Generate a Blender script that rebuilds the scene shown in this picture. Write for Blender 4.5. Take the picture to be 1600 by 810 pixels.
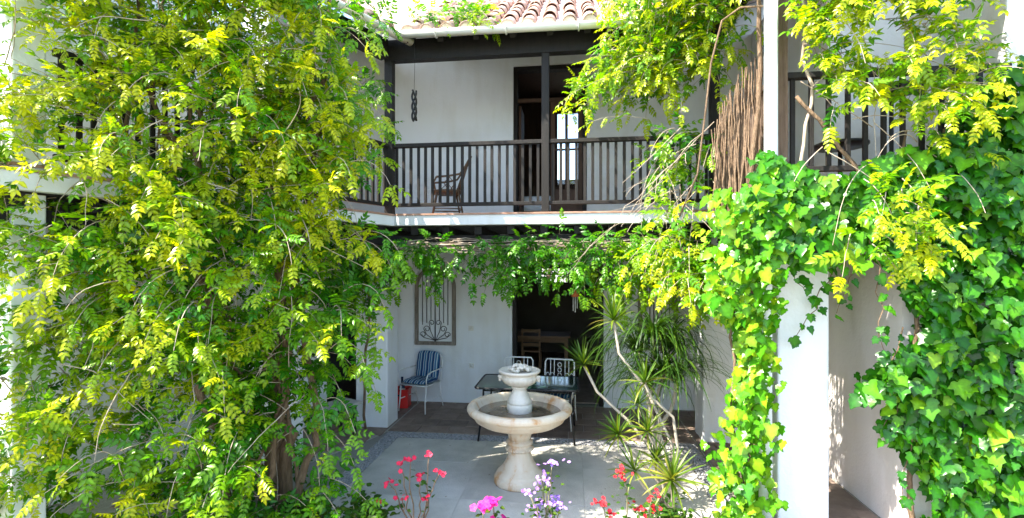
import bpy, bmesh, math, random
import numpy as np
from mathutils import Vector, Matrix
rnd = random.Random(7)
R = math.radians
S = bpy.context.scene
C = S.collection
for o in list(bpy.data.objects): bpy.data.objects.remove(o)

# ------------------------------------------------------------------ camera, sky, sun, exposure
cam = bpy.data.objects.new('camera', bpy.data.cameras.new('camera')); C.objects.link(cam)
cam.location = (0, 0, 2.4); cam.rotation_euler = (R(90), 0, R(7))
cam.data.sensor_width = 36; cam.data.lens = 17.33; cam.data.shift_y = 0.008
cam.data.clip_end = 3000; cam.data.clip_start = 0.05
S.camera = cam
TO_SUN = Vector((-0.53, -0.28, 0.80)).normalized()
W = bpy.data.worlds.new('World'); S.world = W; W.use_nodes = True
nt = W.node_tree; sky = nt.nodes.new('ShaderNodeTexSky'); sky.sky_type = 'NISHITA'; sky.sun_disc = False
sky.sun_elevation = math.asin(TO_SUN.z); sky.sun_rotation = math.atan2(TO_SUN.x, TO_SUN.y)
nt.links.new(sky.outputs[0], nt.nodes['Background'].inputs[0]); nt.nodes['Background'].inputs[1].default_value = 0.15
sun = bpy.data.objects.new('sun', bpy.data.lights.new('sun', 'SUN')); C.objects.link(sun)
sun.data.energy = 4.2; sun.data.angle = R(0.5); sun.data.color = (1.0, 0.94, 0.82)
sun.rotation_euler = (-TO_SUN).to_track_quat('-Z', 'Y').to_euler()
S.view_settings.view_transform = 'Standard'; S.view_settings.look = 'None'
S.view_settings.exposure = 2.3; S.view_settings.gamma = 1.0; S.view_settings.use_curve_mapping = False
S.cycles.max_bounces = 10; S.cycles.diffuse_bounces = 5; S.cycles.transmission_bounces = 6; S.cycles.transparent_max_bounces = 8
S.cycles.use_denoising = True

# ------------------------------------------------------------------ materials
def new_mat(name):
    m = bpy.data.materials.new(name); m.use_nodes = True
    return m, m.node_tree, m.node_tree.nodes['Principled BSDF']
def mat(name, c1, c2=None, rough=.7, scale=6., bump=0., bscale=None, spec=.4, metal=0., stretch=None, detail=5., rand=0., third=None):
    m, t, p = new_mat(name); N, L = t.nodes, t.links
    c2 = c2 or c1
    tc = N.new('ShaderNodeTexCoord'); mp = N.new('ShaderNodeMapping'); L.new(tc.outputs['Object'], mp.inputs[0])
    if stretch: mp.inputs['Scale'].default_value = stretch
    oi = N.new('ShaderNodeObjectInfo'); ml = N.new('ShaderNodeMath'); ml.operation = 'MULTIPLY'; ml.inputs[1].default_value = 37.
    L.new(oi.outputs['Random'], ml.inputs[0])
    nz = N.new('ShaderNodeTexNoise'); nz.noise_dimensions = '4D'; nz.inputs['Scale'].default_value = scale; nz.inputs['Detail'].default_value = detail
    nz.inputs['Roughness'].default_value = .62
    L.new(mp.outputs[0], nz.inputs['Vector']); L.new(ml.outputs[0], nz.inputs['W'])
    cr = N.new('ShaderNodeValToRGB'); L.new(nz.outputs['Fac'], cr.inputs[0])
    cr.color_ramp.elements[0].position = .32; cr.color_ramp.elements[1].position = .68
    cr.color_ramp.elements[0].color = (*c1, 1); cr.color_ramp.elements[1].color = (*c2, 1)
    if third:
        e = cr.color_ramp.elements.new(.8); e.color = (*third, 1)
    out = cr.outputs[0]
    if rand:
        hs = N.new('ShaderNodeHueSaturation'); mr = N.new('ShaderNodeMapRange')
        mr.inputs['To Min'].default_value = 1 - rand; mr.inputs['To Max'].default_value = 1 + rand
        L.new(oi.outputs['Random'], mr.inputs['Value']); L.new(mr.outputs[0], hs.inputs['Value']); L.new(out, hs.inputs['Color']); out = hs.outputs[0]
    L.new(out, p.inputs['Base Color'])
    p.inputs['Roughness'].default_value = rough; p.inputs['Specular IOR Level'].default_value = spec; p.inputs['Metallic'].default_value = metal
    if bump:
        n2 = N.new('ShaderNodeTexNoise'); n2.inputs['Scale'].default_value = bscale or scale * 6; n2.inputs['Detail'].default_value = 6
        L.new(mp.outputs[0], n2.inputs['Vector'])
        b = N.new('ShaderNodeBump'); b.inputs['Strength'].default_value = bump; b.inputs['Distance'].default_value = .02
        L.new(n2.outputs['Fac'], b.inputs['Height']); L.new(b.outputs[0], p.inputs['Normal'])
    return m
def stucco(name, base):
    # lime-washed render: trowel waviness, fine grain, thin vertical rain streaks and a soiled foot
    m, t, p = new_mat(name); N, L = t.nodes, t.links
    g = N.new('ShaderNodeNewGeometry')
    n1 = N.new('ShaderNodeTexNoise'); n1.inputs['Scale'].default_value = 1.3; n1.inputs['Detail'].default_value = 7; L.new(g.outputs['Position'], n1.inputs['Vector'])
    mp = N.new('ShaderNodeMapping'); mp.inputs['Scale'].default_value = (5, 5, .9); L.new(g.outputs['Position'], mp.inputs[0])
    n2 = N.new('ShaderNodeTexNoise'); n2.inputs['Scale'].default_value = 1.; n2.inputs['Detail'].default_value = 6; L.new(mp.outputs[0], n2.inputs['Vector'])
    mu = N.new('ShaderNodeMath'); mu.operation = 'MULTIPLY'; L.new(n1.outputs['Fac'], mu.inputs[0]); L.new(n2.outputs['Fac'], mu.inputs[1])
    cr = N.new('ShaderNodeValToRGB'); L.new(mu.outputs[0], cr.inputs[0])
    cr.color_ramp.elements[0].position = .10; cr.color_ramp.elements[0].color = (base[0] * .90, base[1] * .88, base[2] * .84, 1)
    cr.color_ramp.elements[1].position = .27; cr.color_ramp.elements[1].color = (*base, 1)
    L.new(cr.outputs[0], p.inputs['Base Color']); p.inputs['Roughness'].default_value = .92; p.inputs['Specular IOR Level'].default_value = .2
    n3 = N.new('ShaderNodeTexNoise'); n3.inputs['Scale'].default_value = 34; n3.inputs['Detail'].default_value = 5; L.new(g.outputs['Position'], n3.inputs['Vector'])
    n4 = N.new('ShaderNodeTexNoise'); n4.inputs['Scale'].default_value = 3.2; n4.inputs['Detail'].default_value = 2; L.new(g.outputs['Position'], n4.inputs['Vector'])
    ad = N.new('ShaderNodeMath'); ad.operation = 'MULTIPLY_ADD'; ad.inputs[1].default_value = 5.; L.new(n4.outputs['Fac'], ad.inputs[0]); L.new(n3.outputs['Fac'], ad.inputs[2])
    b = N.new('ShaderNodeBump'); b.inputs['Strength'].default_value = .35; b.inputs['Distance'].default_value = .012
    L.new(ad.outputs[0], b.inputs['Height']); L.new(b.outputs[0], p.inputs['Normal'])
    return m
def leafmat(name, stops, gloss=.34, trans=.46, tcol=1.5):
    m, t, p = new_mat(name); N, L = t.nodes, t.links
    a = N.new('ShaderNodeAttribute'); a.attribute_name = 'tint'
    cr = N.new('ShaderNodeValToRGB'); L.new(a.outputs['Fac'], cr.inputs[0])
    els = cr.color_ramp.elements
    els[0].position = stops[0][0]; els[0].color = (*stops[0][1], 1); els[1].position = stops[-1][0]; els[1].color = (*stops[-1][1], 1)
    for q, c in stops[1:-1]:
        e = els.new(q); e.color = (*c, 1)
    g = N.new('ShaderNodeNewGeometry'); nz = N.new('ShaderNodeTexNoise'); nz.inputs['Scale'].default_value = 45; L.new(g.outputs['Position'], nz.inputs['Vector'])
    hs = N.new('ShaderNodeHueSaturation'); mr = N.new('ShaderNodeMapRange'); mr.inputs['To Min'].default_value = .7; mr.inputs['To Max'].default_value = 1.3
    L.new(nz.outputs['Fac'], mr.inputs['Value'])
    ra = N.new('ShaderNodeAttribute'); ra.attribute_name = 'rib'; rm = N.new('ShaderNodeMapRange'); rm.inputs['To Min'].default_value = .82; rm.inputs['To Max'].default_value = 1.35; L.new(ra.outputs['Fac'], rm.inputs['Value'])
    rx = N.new('ShaderNodeMath'); rx.operation = 'MULTIPLY'; L.new(mr.outputs[0], rx.inputs[0]); L.new(rm.outputs[0], rx.inputs[1])
    L.new(rx.outputs[0], hs.inputs['Value']); L.new(cr.outputs[0], hs.inputs['Color'])
    L.new(hs.outputs[0], p.inputs['Base Color']); p.inputs['Roughness'].default_value = gloss; p.inputs['Specular IOR Level'].default_value = .35
    tr = N.new('ShaderNodeBsdfTranslucent'); h2 = N.new('ShaderNodeHueSaturation'); h2.inputs['Value'].default_value = tcol; h2.inputs['Saturation'].default_value = 1.1; h2.inputs['Hue'].default_value = .49
    L.new(hs.outputs[0], h2.inputs['Color']); L.new(h2.outputs[0], tr.inputs['Color'])
    mx = N.new('ShaderNodeMixShader'); mx.inputs[0].default_value = trans
    L.new(p.outputs[0], mx.inputs[1]); L.new(tr.outputs[0], mx.inputs[2]); L.new(mx.outputs[0], N['Material Output'].inputs[0])
    return m

M = {}
M['wall'] = stucco('white stucco', (.74, .755, .765))
M['pinkwall'] = stucco('grey plaster', (.66, .61, .59))
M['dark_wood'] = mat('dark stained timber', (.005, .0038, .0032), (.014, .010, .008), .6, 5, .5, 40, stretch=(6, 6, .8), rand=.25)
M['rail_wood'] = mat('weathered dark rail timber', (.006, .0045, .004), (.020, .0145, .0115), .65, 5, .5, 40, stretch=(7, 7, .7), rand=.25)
M['sunlit_wood'] = mat('weathered timber in sunlit tone', (.13, .08, .05), (.29, .195, .14), .75, 5, .6, 40, stretch=(7, 7, .6), rand=.3)  # weathered rail timber with sunlit brightness painted into its colour
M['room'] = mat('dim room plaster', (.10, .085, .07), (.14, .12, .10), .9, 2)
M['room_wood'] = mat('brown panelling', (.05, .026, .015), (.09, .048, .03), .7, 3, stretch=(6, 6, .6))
M['dining_wood'] = mat('brown dining timber', (.26, .14, .06), (.38, .22, .11), .5, 4, stretch=(.8, 6, 6))
M['terracotta'] = mat('terracotta roof tile', (.42, .27, .21), (.56, .43, .36), .85, 7, .5, 40, rand=.18, third=(.62, .56, .48))
M['mortar'] = mat('pale lime mortar', (.55, .48, .38), (.70, .66, .58), .95, 14, .7, 60)
M['floor_tile'] = mat('worn clay paving tile', (.17, .115, .085), (.29, .215, .17), .7, 4, .3, 30, rand=.22)
M['edge_tile'] = mat('clay edge tile', (.33, .17, .11), (.47, .30, .23), .8, 9, .4, 50)
M['concrete'] = mat('pale concrete paving', (.36, .34, .295), (.54, .51, .45), .85, 2.6, .35, 55, rand=.03, detail=9)
M['joint'] = mat('sandy joint', (.34, .31, .26), (.44, .41, .35), .95, 20, .5, 80)
M['pebble'] = mat('grey pebbles', (.16, .16, .17), (.40, .39, .38), .7, 30, rand=.1)
M['soil'] = mat('garden soil', (.07, .048, .032), (.16, .115, .08), .95, 5, .9, 22)
M['ground'] = mat('dry garden ground', (.20, .19, .16), (.30, .285, .25), .95, .8, .8, 14)
M['marble'] = None
M['white_metal'] = mat('white painted iron', (.72, .72, .70), (.80, .80, .78), .4, 12)
M['gutter'] = mat('cream gutter', (.66, .65, .60), (.76, .75, .70), .45, 3, stretch=(1, 1, 6))
M['pipe'] = mat('pale blue-white pipe', (.66, .72, .74), (.74, .79, .80), .4, 3)
M['iron'] = mat('wrought iron', (.05, .048, .047), (.12, .11, .105), .55, 20, metal=.3)
M['black'] = mat('black painted metal', (.008, .008, .009), (.016, .016, .017), .4, 10)
M['grey_wood'] = mat('grey weathered frame timber', (.16, .13, .105), (.29, .25, .21), .8, 8, .5, 50, stretch=(4, 4, 1))
M['wicker'] = mat('brown rattan', (.10, .055, .03), (.20, .12, .07), .55, 30, .3, 90)
M['red'] = mat('red plastic', (.55, .02, .018), (.62, .03, .025), .35, 4)
M['sheet'] = mat('white bed linen', (.70, .71, .74), (.78, .79, .80), .9, 3, .3, 8)
M['bark'] = mat('brown vine bark', (.11, .068, .038), (.25, .165, .10), .9, 14, .9, 40, stretch=(3, 3, .6))
M['twig'] = mat('dry grey twigs', (.26, .19, .13), (.50, .42, .33), .85, 12)
M['stalk'] = mat('green brown stalk', (.10, .10, .045), (.20, .17, .09), .8, 12)
M['palestem'] = mat('grey dracaena stem', (.30, .25, .19), (.46, .40, .32), .85, 25, .4, 60, stretch=(1, 1, 5))
M['dark_stone'] = mat('sooty dark timber block', (.025, .022, .020), (.06, .052, .045), .85, 9, .8, 50)
M['socket'] = mat('ivory plastic', (.66, .64, .58), (.70, .68, .62), .4, 3)
M['orange'] = mat('orange ceramic', (.55, .13, .04), (.62, .18, .06), .5, 8)
M['bench'] = mat('grey bench timber', (.36, .34, .31), (.50, .48, .44), .7, 5, stretch=(.7, 6, 6))
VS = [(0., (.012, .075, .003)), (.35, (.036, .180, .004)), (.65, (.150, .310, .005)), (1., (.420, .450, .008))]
M['vine_leaf'] = leafmat('trumpet vine leaf', VS)
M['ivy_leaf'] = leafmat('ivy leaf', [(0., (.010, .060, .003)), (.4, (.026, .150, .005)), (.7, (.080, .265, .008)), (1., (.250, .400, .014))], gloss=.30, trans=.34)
M['blade'] = leafmat('strap leaf', [(0., (.014, .045, .008)), (.5, (.045, .105, .008)), (.8, (.13, .17, .015)), (1., (.26, .22, .04))], gloss=.4, trans=.35)
M['small_leaf'] = leafmat('garden leaf', [(0., (.012, .045, .006)), (.5, (.035, .10, .01)), (1., (.10, .16, .015))])
M['succ_red'] = leafmat('red succulent leaf', [(0., (.12, .015, .02)), (1., (.34, .06, .07))], gloss=.4, trans=.15)
M['succ_dark'] = leafmat('dark succulent leaf', [(0., (.012, .022, .014)), (1., (.06, .12, .03))], gloss=.35, trans=.12)
def petal(name, a, b): return leafmat(name, [(0., a), (1., b)], gloss=.6, trans=.3, tcol=1.1)
M['petal_red'] = petal('red petal', (.50, .010, .018), (.70, .03, .04))
M['petal_rose'] = petal('rose red petal', (.60, .015, .06), (.78, .05, .10))
M['petal_pink'] = petal('magenta petal', (.62, .01, .22), (.80, .05, .36))
M['petal_lilac'] = petal('lilac petal', (.30, .14, .52), (.50, .30, .70))
M['petal_yellow'] = petal('yellow petal', (.70, .42, .03), (.80, .55, .08))

def marble():
    m, t, p = new_mat('cream marble with rust stain'); N, L = t.nodes, t.links
    g = N.new('ShaderNodeTexCoord')
    n1 = N.new('ShaderNodeTexNoise'); n1.inputs['Scale'].default_value = 3.5; n1.inputs['Detail'].default_value = 8; n1.inputs['Roughness'].default_value = .65; n1.inputs['Distortion'].default_value = .6
    mp = N.new('ShaderNodeMapping'); mp.inputs['Scale'].default_value = (1.4, 1.4, .7); L.new(g.outputs['Object'], mp.inputs[0]); L.new(mp.outputs[0], n1.inputs['Vector'])
    cr = N.new('ShaderNodeValToRGB'); L.new(n1.outputs['Fac'], cr.inputs[0]); e = cr.color_ramp.elements
    e[0].position = .34; e[0].color = (.48, .25, .10, 1); e[1].position = .60; e[1].color = (.64, .55, .43, 1)
    x = e.new(.44); x.color = (.60, .48, .35, 1); x = e.new(.8); x.color = (.68, .62, .52, 1)
    L.new(cr.outputs[0], p.inputs['Base Color']); p.inputs['Roughness'].default_value = .5; p.inputs['Specular IOR Level'].default_value = .35
    n2 = N.new('ShaderNodeTexNoise'); n2.inputs['Scale'].default_value = 50; n2.inputs['Detail'].default_value = 5; L.new(g.outputs['Object'], n2.inputs['Vector'])
    b = N.new('ShaderNodeBump'); b.inputs['Strength'].default_value = .25; b.inputs['Distance'].default_value = .01; L.new(n2.outputs['Fac'], b.inputs['Height']); L.new(b.outputs[0], p.inputs['Normal'])
    return m
M['marble'] = marble()
M['marble_white'] = mat('white marble', (.50, .45, .37), (.66, .61, .53), .5, 6, .25, 50)
def glassmat():
    m, t, p = new_mat('clear window glass'); N, L = t.nodes, t.links
    p.inputs['Roughness'].default_value = 0.0; p.inputs['Base Color'].default_value = (.9, .93, .93, 1); p.inputs['Transmission Weight'].default_value = 1; p.inputs['IOR'].default_value = 1.02
    gl = N.new('ShaderNodeBsdfGlossy'); gl.inputs['Roughness'].default_value = .02; tr = N.new('ShaderNodeBsdfTransparent'); fr = N.new('ShaderNodeFresnel'); fr.inputs[0].default_value = 1.5
    mx = N.new('ShaderNodeMixShader'); L.new(fr.outputs[0], mx.inputs[0]); L.new(tr.outputs[0], mx.inputs[1]); L.new(gl.outputs[0], mx.inputs[2]); L.new(mx.outputs[0], N['Material Output'].inputs[0])
    return m
M['glass'] = glassmat()
M['green_glass'] = mat('dark green table glass', (.015, .040, .034), (.022, .052, .044), .08, 2, spec=.6)
M['water'] = mat('shallow brown water', (.10, .075, .05), (.20, .15, .10), .05, 5, .12, 9, spec=.5)
def stripes():
    m, t, p = new_mat('blue and white striped cloth'); N, L = t.nodes, t.links
    tc = N.new('ShaderNodeTexCoord'); sp = N.new('ShaderNodeSeparateXYZ'); L.new(tc.outputs['Object'], sp.inputs[0])
    a = N.new('ShaderNodeMath'); a.operation = 'MULTIPLY'; a.inputs[1].default_value = 9.5; L.new(sp.outputs[0], a.inputs[0])
    f = N.new('ShaderNodeMath'); f.operation = 'FRACT'; L.new(a.outputs[0], f.inputs[0])
    cr = N.new('ShaderNodeValToRGB'); cr.color_ramp.interpolation = 'CONSTANT'; L.new(f.outputs[0], cr.inputs[0]); e = cr.color_ramp.elements
    e[0].position = 0; e[0].color = (.012, .05, .16, 1); e[1].position = .30; e[1].color = (.48, .56, .60, 1)
    for q, c in ((.42, (.05, .20, .34)), (.58, (.03, .10, .25)), (.70, (.46, .55, .58)), (.86, (.03, .14, .26))):
        x = e.new(q); x.color = (*c, 1)
    L.new(cr.outputs[0], p.inputs['Base Color']); p.inputs['Roughness'].default_value = .9
    return m
M['stripe'] = stripes()

# ------------------------------------------------------------------ mesh helpers
class MB:
    def __init__(s): s.v = []; s.f = []; s.sm = []
    def add(s, vs, fs, smooth=False):
        n = len(s.v); s.v += [tuple(p) for p in vs]; s.f += [tuple(i + n for i in f) for f in fs]; s.sm += [smooth] * len(fs); return s
    def box(s, a, b):
        x0, y0, z0 = a; x1, y1, z1 = b
        return s.add([(x0, y0, z0), (x1, y0, z0), (x1, y1, z0), (x0, y1, z0), (x0, y0, z1), (x1, y0, z1), (x1, y1, z1), (x0, y1, z1)],
                     [(0, 3, 2, 1), (4, 5, 6, 7), (0, 1, 5, 4), (1, 2, 6, 5), (2, 3, 7, 6), (3, 0, 4, 7)])
    def bar(s, p, q, w, h):
        # rectangular bar from p to q, w across (horizontal), h the other way
        p, q = Vector(p), Vector(q); d = (q - p).normalized(); up = Vector((0, 0, 1)) if abs(d.z) < .95 else Vector((0, 1, 0))
        a = d.cross(up).normalized() * w / 2; b = a.cross(d).normalized() * h / 2
        return s.add([p - a - b, p + a - b, p + a + b, p - a + b, q - a - b, q + a - b, q + a + b, q - a + b],
                     [(0, 1, 2, 3), (7, 6, 5, 4), (1, 0, 4, 5), (2, 1, 5, 6), (3, 2, 6, 7), (0, 3, 7, 4)])
    def tube(s, pts, r, n=6, cap=True):
        pts = [Vector(p) for p in pts]; k = len(pts); rr = r if hasattr(r, '__len__') else [r] * k
        prev = None; vs = []
        for i, p in enumerate(pts):
            d = (pts[min(i + 1, k - 1)] - pts[max(i - 1, 0)]).normalized()
            if prev is None:
                a = d.orthogonal().normalized()
            else:
                a = prev - d * prev.dot(d); a = a.normalized() if a.length > 1e-6 else d.orthogonal().normalized()
            prev = a; b = d.cross(a)
            vs += [p + (a * math.cos(t) + b * math.sin(t)) * rr[i] for t in (2 * math.pi * j / n for j in range(n))]
        fs = [(i * n + j, i * n + (j + 1) % n, (i + 1) * n + (j + 1) % n, (i + 1) * n + j) for i in range(k - 1) for j in range(n)]
        if cap: fs += [tuple(range(n))[::-1], tuple(range((k - 1) * n, k * n))]
        return s.add(vs, fs, True)
    def lathe(s, prof, n=40, c=(0, 0, 0), mod=None, cap=True):
        vs = []
        for i, (r, z) in enumerate(prof):
            for j in range(n):
                t = 2 * math.pi * j / n; q = r * (mod(i, t) if mod else 1)
                vs.append((c[0] + q * math.cos(t), c[1] + q * math.sin(t), c[2] + z))
        k = len(prof)
        fs = [(i * n + j, i * n + (j + 1) % n, (i + 1) * n + (j + 1) % n, (i + 1) * n + j) for i in range(k - 1) for j in range(n)]
        if cap: fs += [tuple(range(n))[::-1], tuple(range((k - 1) * n, k * n))]
        return s.add(vs, fs, True)
    def prism(s, poly, z0, z1):
        n = len(poly)
        z0f = z0 if callable(z0) else (lambda x, y: z0); z1f = z1 if callable(z1) else (lambda x, y: z1)
        vs = [(x, y, z0f(x, y)) for x, y in poly] + [(x, y, z1f(x, y)) for x, y in poly]
        return s.add(vs, [tuple(range(n))[::-1], tuple(range(n, 2 * n))] + [(i, (i + 1) % n, n + (i + 1) % n, n + i) for i in range(n)])
    def wall(s, p, q, z0, z1, th, holes=()):
        # wall face along p->q (plan points), thickness th to the left of p->q ; holes (u0,u1,z0,z1)
        p, q = Vector((*p, 0)), Vector((*q, 0)); L = (q - p).length; d = (q - p) / L; nrm = Vector((-d.y, d.x, 0))
        us = sorted({0, L, *[h[0] for h in holes], *[h[1] for h in holes]}); zs = sorted({z0, z1, *[h[2] for h in holes], *[h[3] for h in holes]})
        us = [u for u in us if 0 <= u <= L]; zs = [z for z in zs if z0 <= z <= z1]
        def solid(i, j):
            if not (0 <= i < len(us) - 1 and 0 <= j < len(zs) - 1): return False
            u, z = (us[i] + us[i + 1]) / 2, (zs[j] + zs[j + 1]) / 2
            return not any(h[0] < u < h[1] and h[2] < z < h[3] for h in holes)
        P = lambda u, z, k: p + d * u + nrm * (th * k) + Vector((0, 0, z))
        for i in range(len(us) - 1):
            for j in range(len(zs) - 1):
                if not solid(i, j): continue
                a, b, c, e = us[i], us[i + 1], zs[j], zs[j + 1]
                s.add([P(a, c, 0), P(b, c, 0), P(b, e, 0), P(a, e, 0)], [(0, 1, 2, 3)])
                s.add([P(a, c, 1), P(b, c, 1), P(b, e, 1), P(a, e, 1)], [(3, 2, 1, 0)])
                if not solid(i - 1, j): s.add([P(a, c, 0), P(a, e, 0), P(a, e, 1), P(a, c, 1)], [(0, 1, 2, 3)])
                if not solid(i + 1, j): s.add([P(b, c, 0), P(b, c, 1), P(b, e, 1), P(b, e, 0)], [(0, 1, 2, 3)])
                if not solid(i, j - 1): s.add([P(a, c, 0), P(a, c, 1), P(b, c, 1), P(b, c, 0)], [(0, 1, 2, 3)])
                if not solid(i, j + 1): s.add([P(a, e, 0), P(b, e, 0), P(b, e, 1), P(a, e, 1)], [(0, 1, 2, 3)])
        return s
    def mesh(s, name, off=(0, 0, 0), bevel=0):
        me = bpy.data.meshes.new(name)
        me.from_pydata([(x - off[0], y - off[1], z - off[2]) for x, y, z in s.v], [], s.f)
        me.polygons.foreach_set('use_smooth', s.sm)
        if bevel:
            bm = bmesh.new(); bm.from_mesh(me); bmesh.ops.remove_doubles(bm, verts=bm.verts, dist=1e-5)
            bmesh.ops.bevel(bm, geom=[e for e in bm.edges if len(e.link_faces) == 2 and e.calc_face_angle() > .6], offset=bevel, segments=2, profile=.5, affect='EDGES'); bm.to_mesh(me); bm.free()
        me.update(); return me

WL = {}
def wloc(o):
    v = Vector((0, 0, 0))
    while o: v = v + o.location; o = o.parent
    return v
def part(name, mb, m, parent=None, world=False, loc=(0, 0, 0), rot=None, bevel=0, kind=None):
    me = mb if isinstance(mb, bpy.types.Mesh) else mb.mesh(name, wloc(parent) if (world and parent) else (0, 0, 0), bevel)
    if m and not me.materials: me.materials.append(M[m] if isinstance(m, str) else m)
    o = bpy.data.objects.new(name, me); C.objects.link(o); o.parent = parent; o.location = loc
    if rot: o.rotation_euler = rot
    if kind: o['kind'] = kind
    return o
def tag(o, label, cat, group=None):
    o['label'] = label; o['category'] = cat
    if group: o['group'] = group
    return o
def thing(name, label, cat, loc=(0, 0, 0), rz=0, group=None):
    o = bpy.data.objects.new(name, None); C.objects.link(o); o.location = loc; o.rotation_euler = (0, 0, rz); o.empty_display_size = .2
    return tag(o, label, cat, group)
def struct(name, mb, m):
    return part(name, mb, m, kind='structure')

# ------------------------------------------------------------------ plan of the house (metres; back wall along x at y = 8.56)
FZ = 3.14                                  # upper floor level
CL = Vector((-2.60, 6.80)); LD = Vector((-.42, -.907)).normalized(); LN = Vector((.907, -.42)).normalized()   # left wing: corner post, run, courtyard side
def LP(s, o=0): p = CL + LD * s + LN * o; return (p.x, p.y)
RX = 1.86; RY = 4.75                       # right wing: inner railing at x = RX, front at y = RY

# ------------------------------------------------------------------ ground and paving
mb = MB(); mb.box((-400, -400, -.6), (400, 400, -.02)); struct('ground', mb, 'ground')
pv = struct('patio_paving', MB().box((-2.45, 3.6, -.2), (1.42, 6.72, -.012)), 'joint')
xs = [-2.44, -1.16, .12, 1.41]; ys = [4.02, 5.0, 5.94, 6.71]
for i in range(3):
    for j in range(3):
        part('paving_slab', MB().box((xs[i] + .001, ys[j] + .001, -.05), (xs[i + 1] - .001, ys[j + 1] - .001, rnd.uniform(-.001, .001))), 'concrete', pv, bevel=.0015)
gf = struct('gallery_floor', MB().prism([(-4.4, 8.7), (-3.9, 7.0), LP(4.2, -1.4), LP(4.2, -.12), LP(.25, -.12), (-2.72, 6.96), (1.68, 6.96), (1.68, 4.4), (3.1, 4.4), (3.1, 8.7)], -.2, -.012), 'joint')
def tile_patch(x0, x1, y0, y1, w, d, inside=lambda x, y: True):
    y = y0; r = 0
    while y < y1 - .05:
        x = x0 - (w / 2 if r % 2 else 0); dd = min(d, y1 - y)
        while x < x1 - .05:
            a, b = max(x, x0), min(x + w, x1)
            if b - a > .06 and inside((a + b) / 2, y + dd / 2):
                part('tile', MB().box((a + .004, y + .004, -.05), (b - .004, y + dd - .004, rnd.uniform(-.004, .004))), 'floor_tile', gf, bevel=.003)
            x += w
        y += d; r += 1
tile_patch(-2.70, 1.67, 6.98, 8.56, .44, .30)
tile_patch(1.69, 2.92, 4.42, 8.5, .42, .42)
tile_patch(-4.6, -2.73, 4.4, 8.5, .44, .34, lambda x, y: (Vector((x, y)) - CL).dot(LN) < -.30 and (Vector((x, y)) - CL).dot(LN) > -1.3)
# pebble band round the patio
pb = MB(); pr = random.Random(3)
ico = bmesh.new(); bmesh.ops.create_icosphere(ico, subdivisions=1, radius=1); IV = [v.co.copy() for v in ico.verts]; IF = [tuple(v.index for v in f.verts) for f in ico.faces]; ico.free()
def pebbles(x0, x1, y0, y1, n):
    for _ in range(n):
        c = Vector((pr.uniform(x0, x1), pr.uniform(y0, y1), .0)); sx, sy, sz = pr.uniform(.012, .024), pr.uniform(.012, .024), pr.uniform(.008, .013); a = pr.uniform(0, 3.14)
        pb.add([(c.x + (v.x * sx * math.cos(a) - v.y * sy * math.sin(a)), c.y + (v.x * sx * math.sin(a) + v.y * sy * math.cos(a)), c.z - .006 + v.z * sz) for v in IV], IF, True)
pebbles(-2.66, -2.46, 4.0, 6.94, 1500); pebbles(-2.66, 1.62, 6.74, 6.94, 2200); pebbles(1.43, 1.63, 4.2, 6.94, 1400)
part('pebble_border', pb, 'pebble', kind='stuff')['label'] = 'grey pebble band laid round the concrete patio'
struct('pebble_bed', MB().prism([(-2.68, 3.9), (-2.68, 6.955), (1.66, 6.955), (1.66, 3.9)], -.25, -.016), 'joint')
struct('flower_bed', MB().prism([(-3.4, 2.6), (2.2, 2.4), (1.9, 3.9), (1.5, 4.12), (.4, 4.02), (-.6, 4.1), (-1.6, 4.0), (-2.5, 4.15), (-3.2, 3.6)], -.1, .12), 'soil')

# ------------------------------------------------------------------ house
H = thing('house', 'white two-storey courtyard house with dark timber balcony and clay tile roof', 'house', (0, 8.56, 0))
def hp(name, mb, m, bevel=0, parent=None): return part(name, mb, m, parent or H, True, bevel=bevel)
DX0, DX1, DZ = -1.05, .53, 2.45            # lower door
UX0, UX1, UZ = -1.03, .245, 5.92           # upper door
mb = MB().wall((-4.0, 8.56), (3.3, 8.56), 0, 6.90, .28, [(DX0 + 4.0, DX1 + 4.0, -1, DZ), (UX0 + 4.0, UX1 + 4.0, FZ, UZ)])
hp('wall', mb, 'wall')
# left wing walls (behind its gallery), with a dark doorway near the corner
a = LP(4.6, -1.32); b = LP(-1.32, -1.32)
mb = MB().wall(a, b, 0, FZ - .16, .25, [(4.55, 5.5, -1, 2.05)])
hp('gallery_wall', mb, 'wall')
hp('upper_wall', MB().wall(LP(1.25, -1.32), b, FZ + .013, 6.1, .25), 'wall')
hp('terrace_wall', MB().wall(a, LP(1.255, -1.32), FZ + .013, 5.6, .2), 'wall', .02)
hp('gable_wall', MB().wall(LP(1.25, -1.58), LP(1.25, -3.4), FZ + .013, 5.9, .2), 'wall')
p0, p1 = LP(.15, -1.5), LP(-1.0, -1.5)
hp('doorway_black_sheet', MB().wall(p0, p1, 0, 2.1, .05), 'black')  # plain black sheet put in to make the opening read dark
# end block of the left wing
e0, e1 = LP(3.70), LP(3.90)
hp('end_pier', MB().prism([e0, e1, (e1[0] - .45, e1[1] + .19), (e0[0] - .45, e0[1] + .21)][::-1], 0, 5.6), 'wall', .012)
hp('string_course', MB().prism([LP(3.68, .012), LP(3.915, .012), (e1[0] - .455, e1[1] + .178), (e1[0] - .45, e1[1] + .2), LP(3.70, -.2)][::-1], 3.18, 3.205), 'edge_tile')
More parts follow.
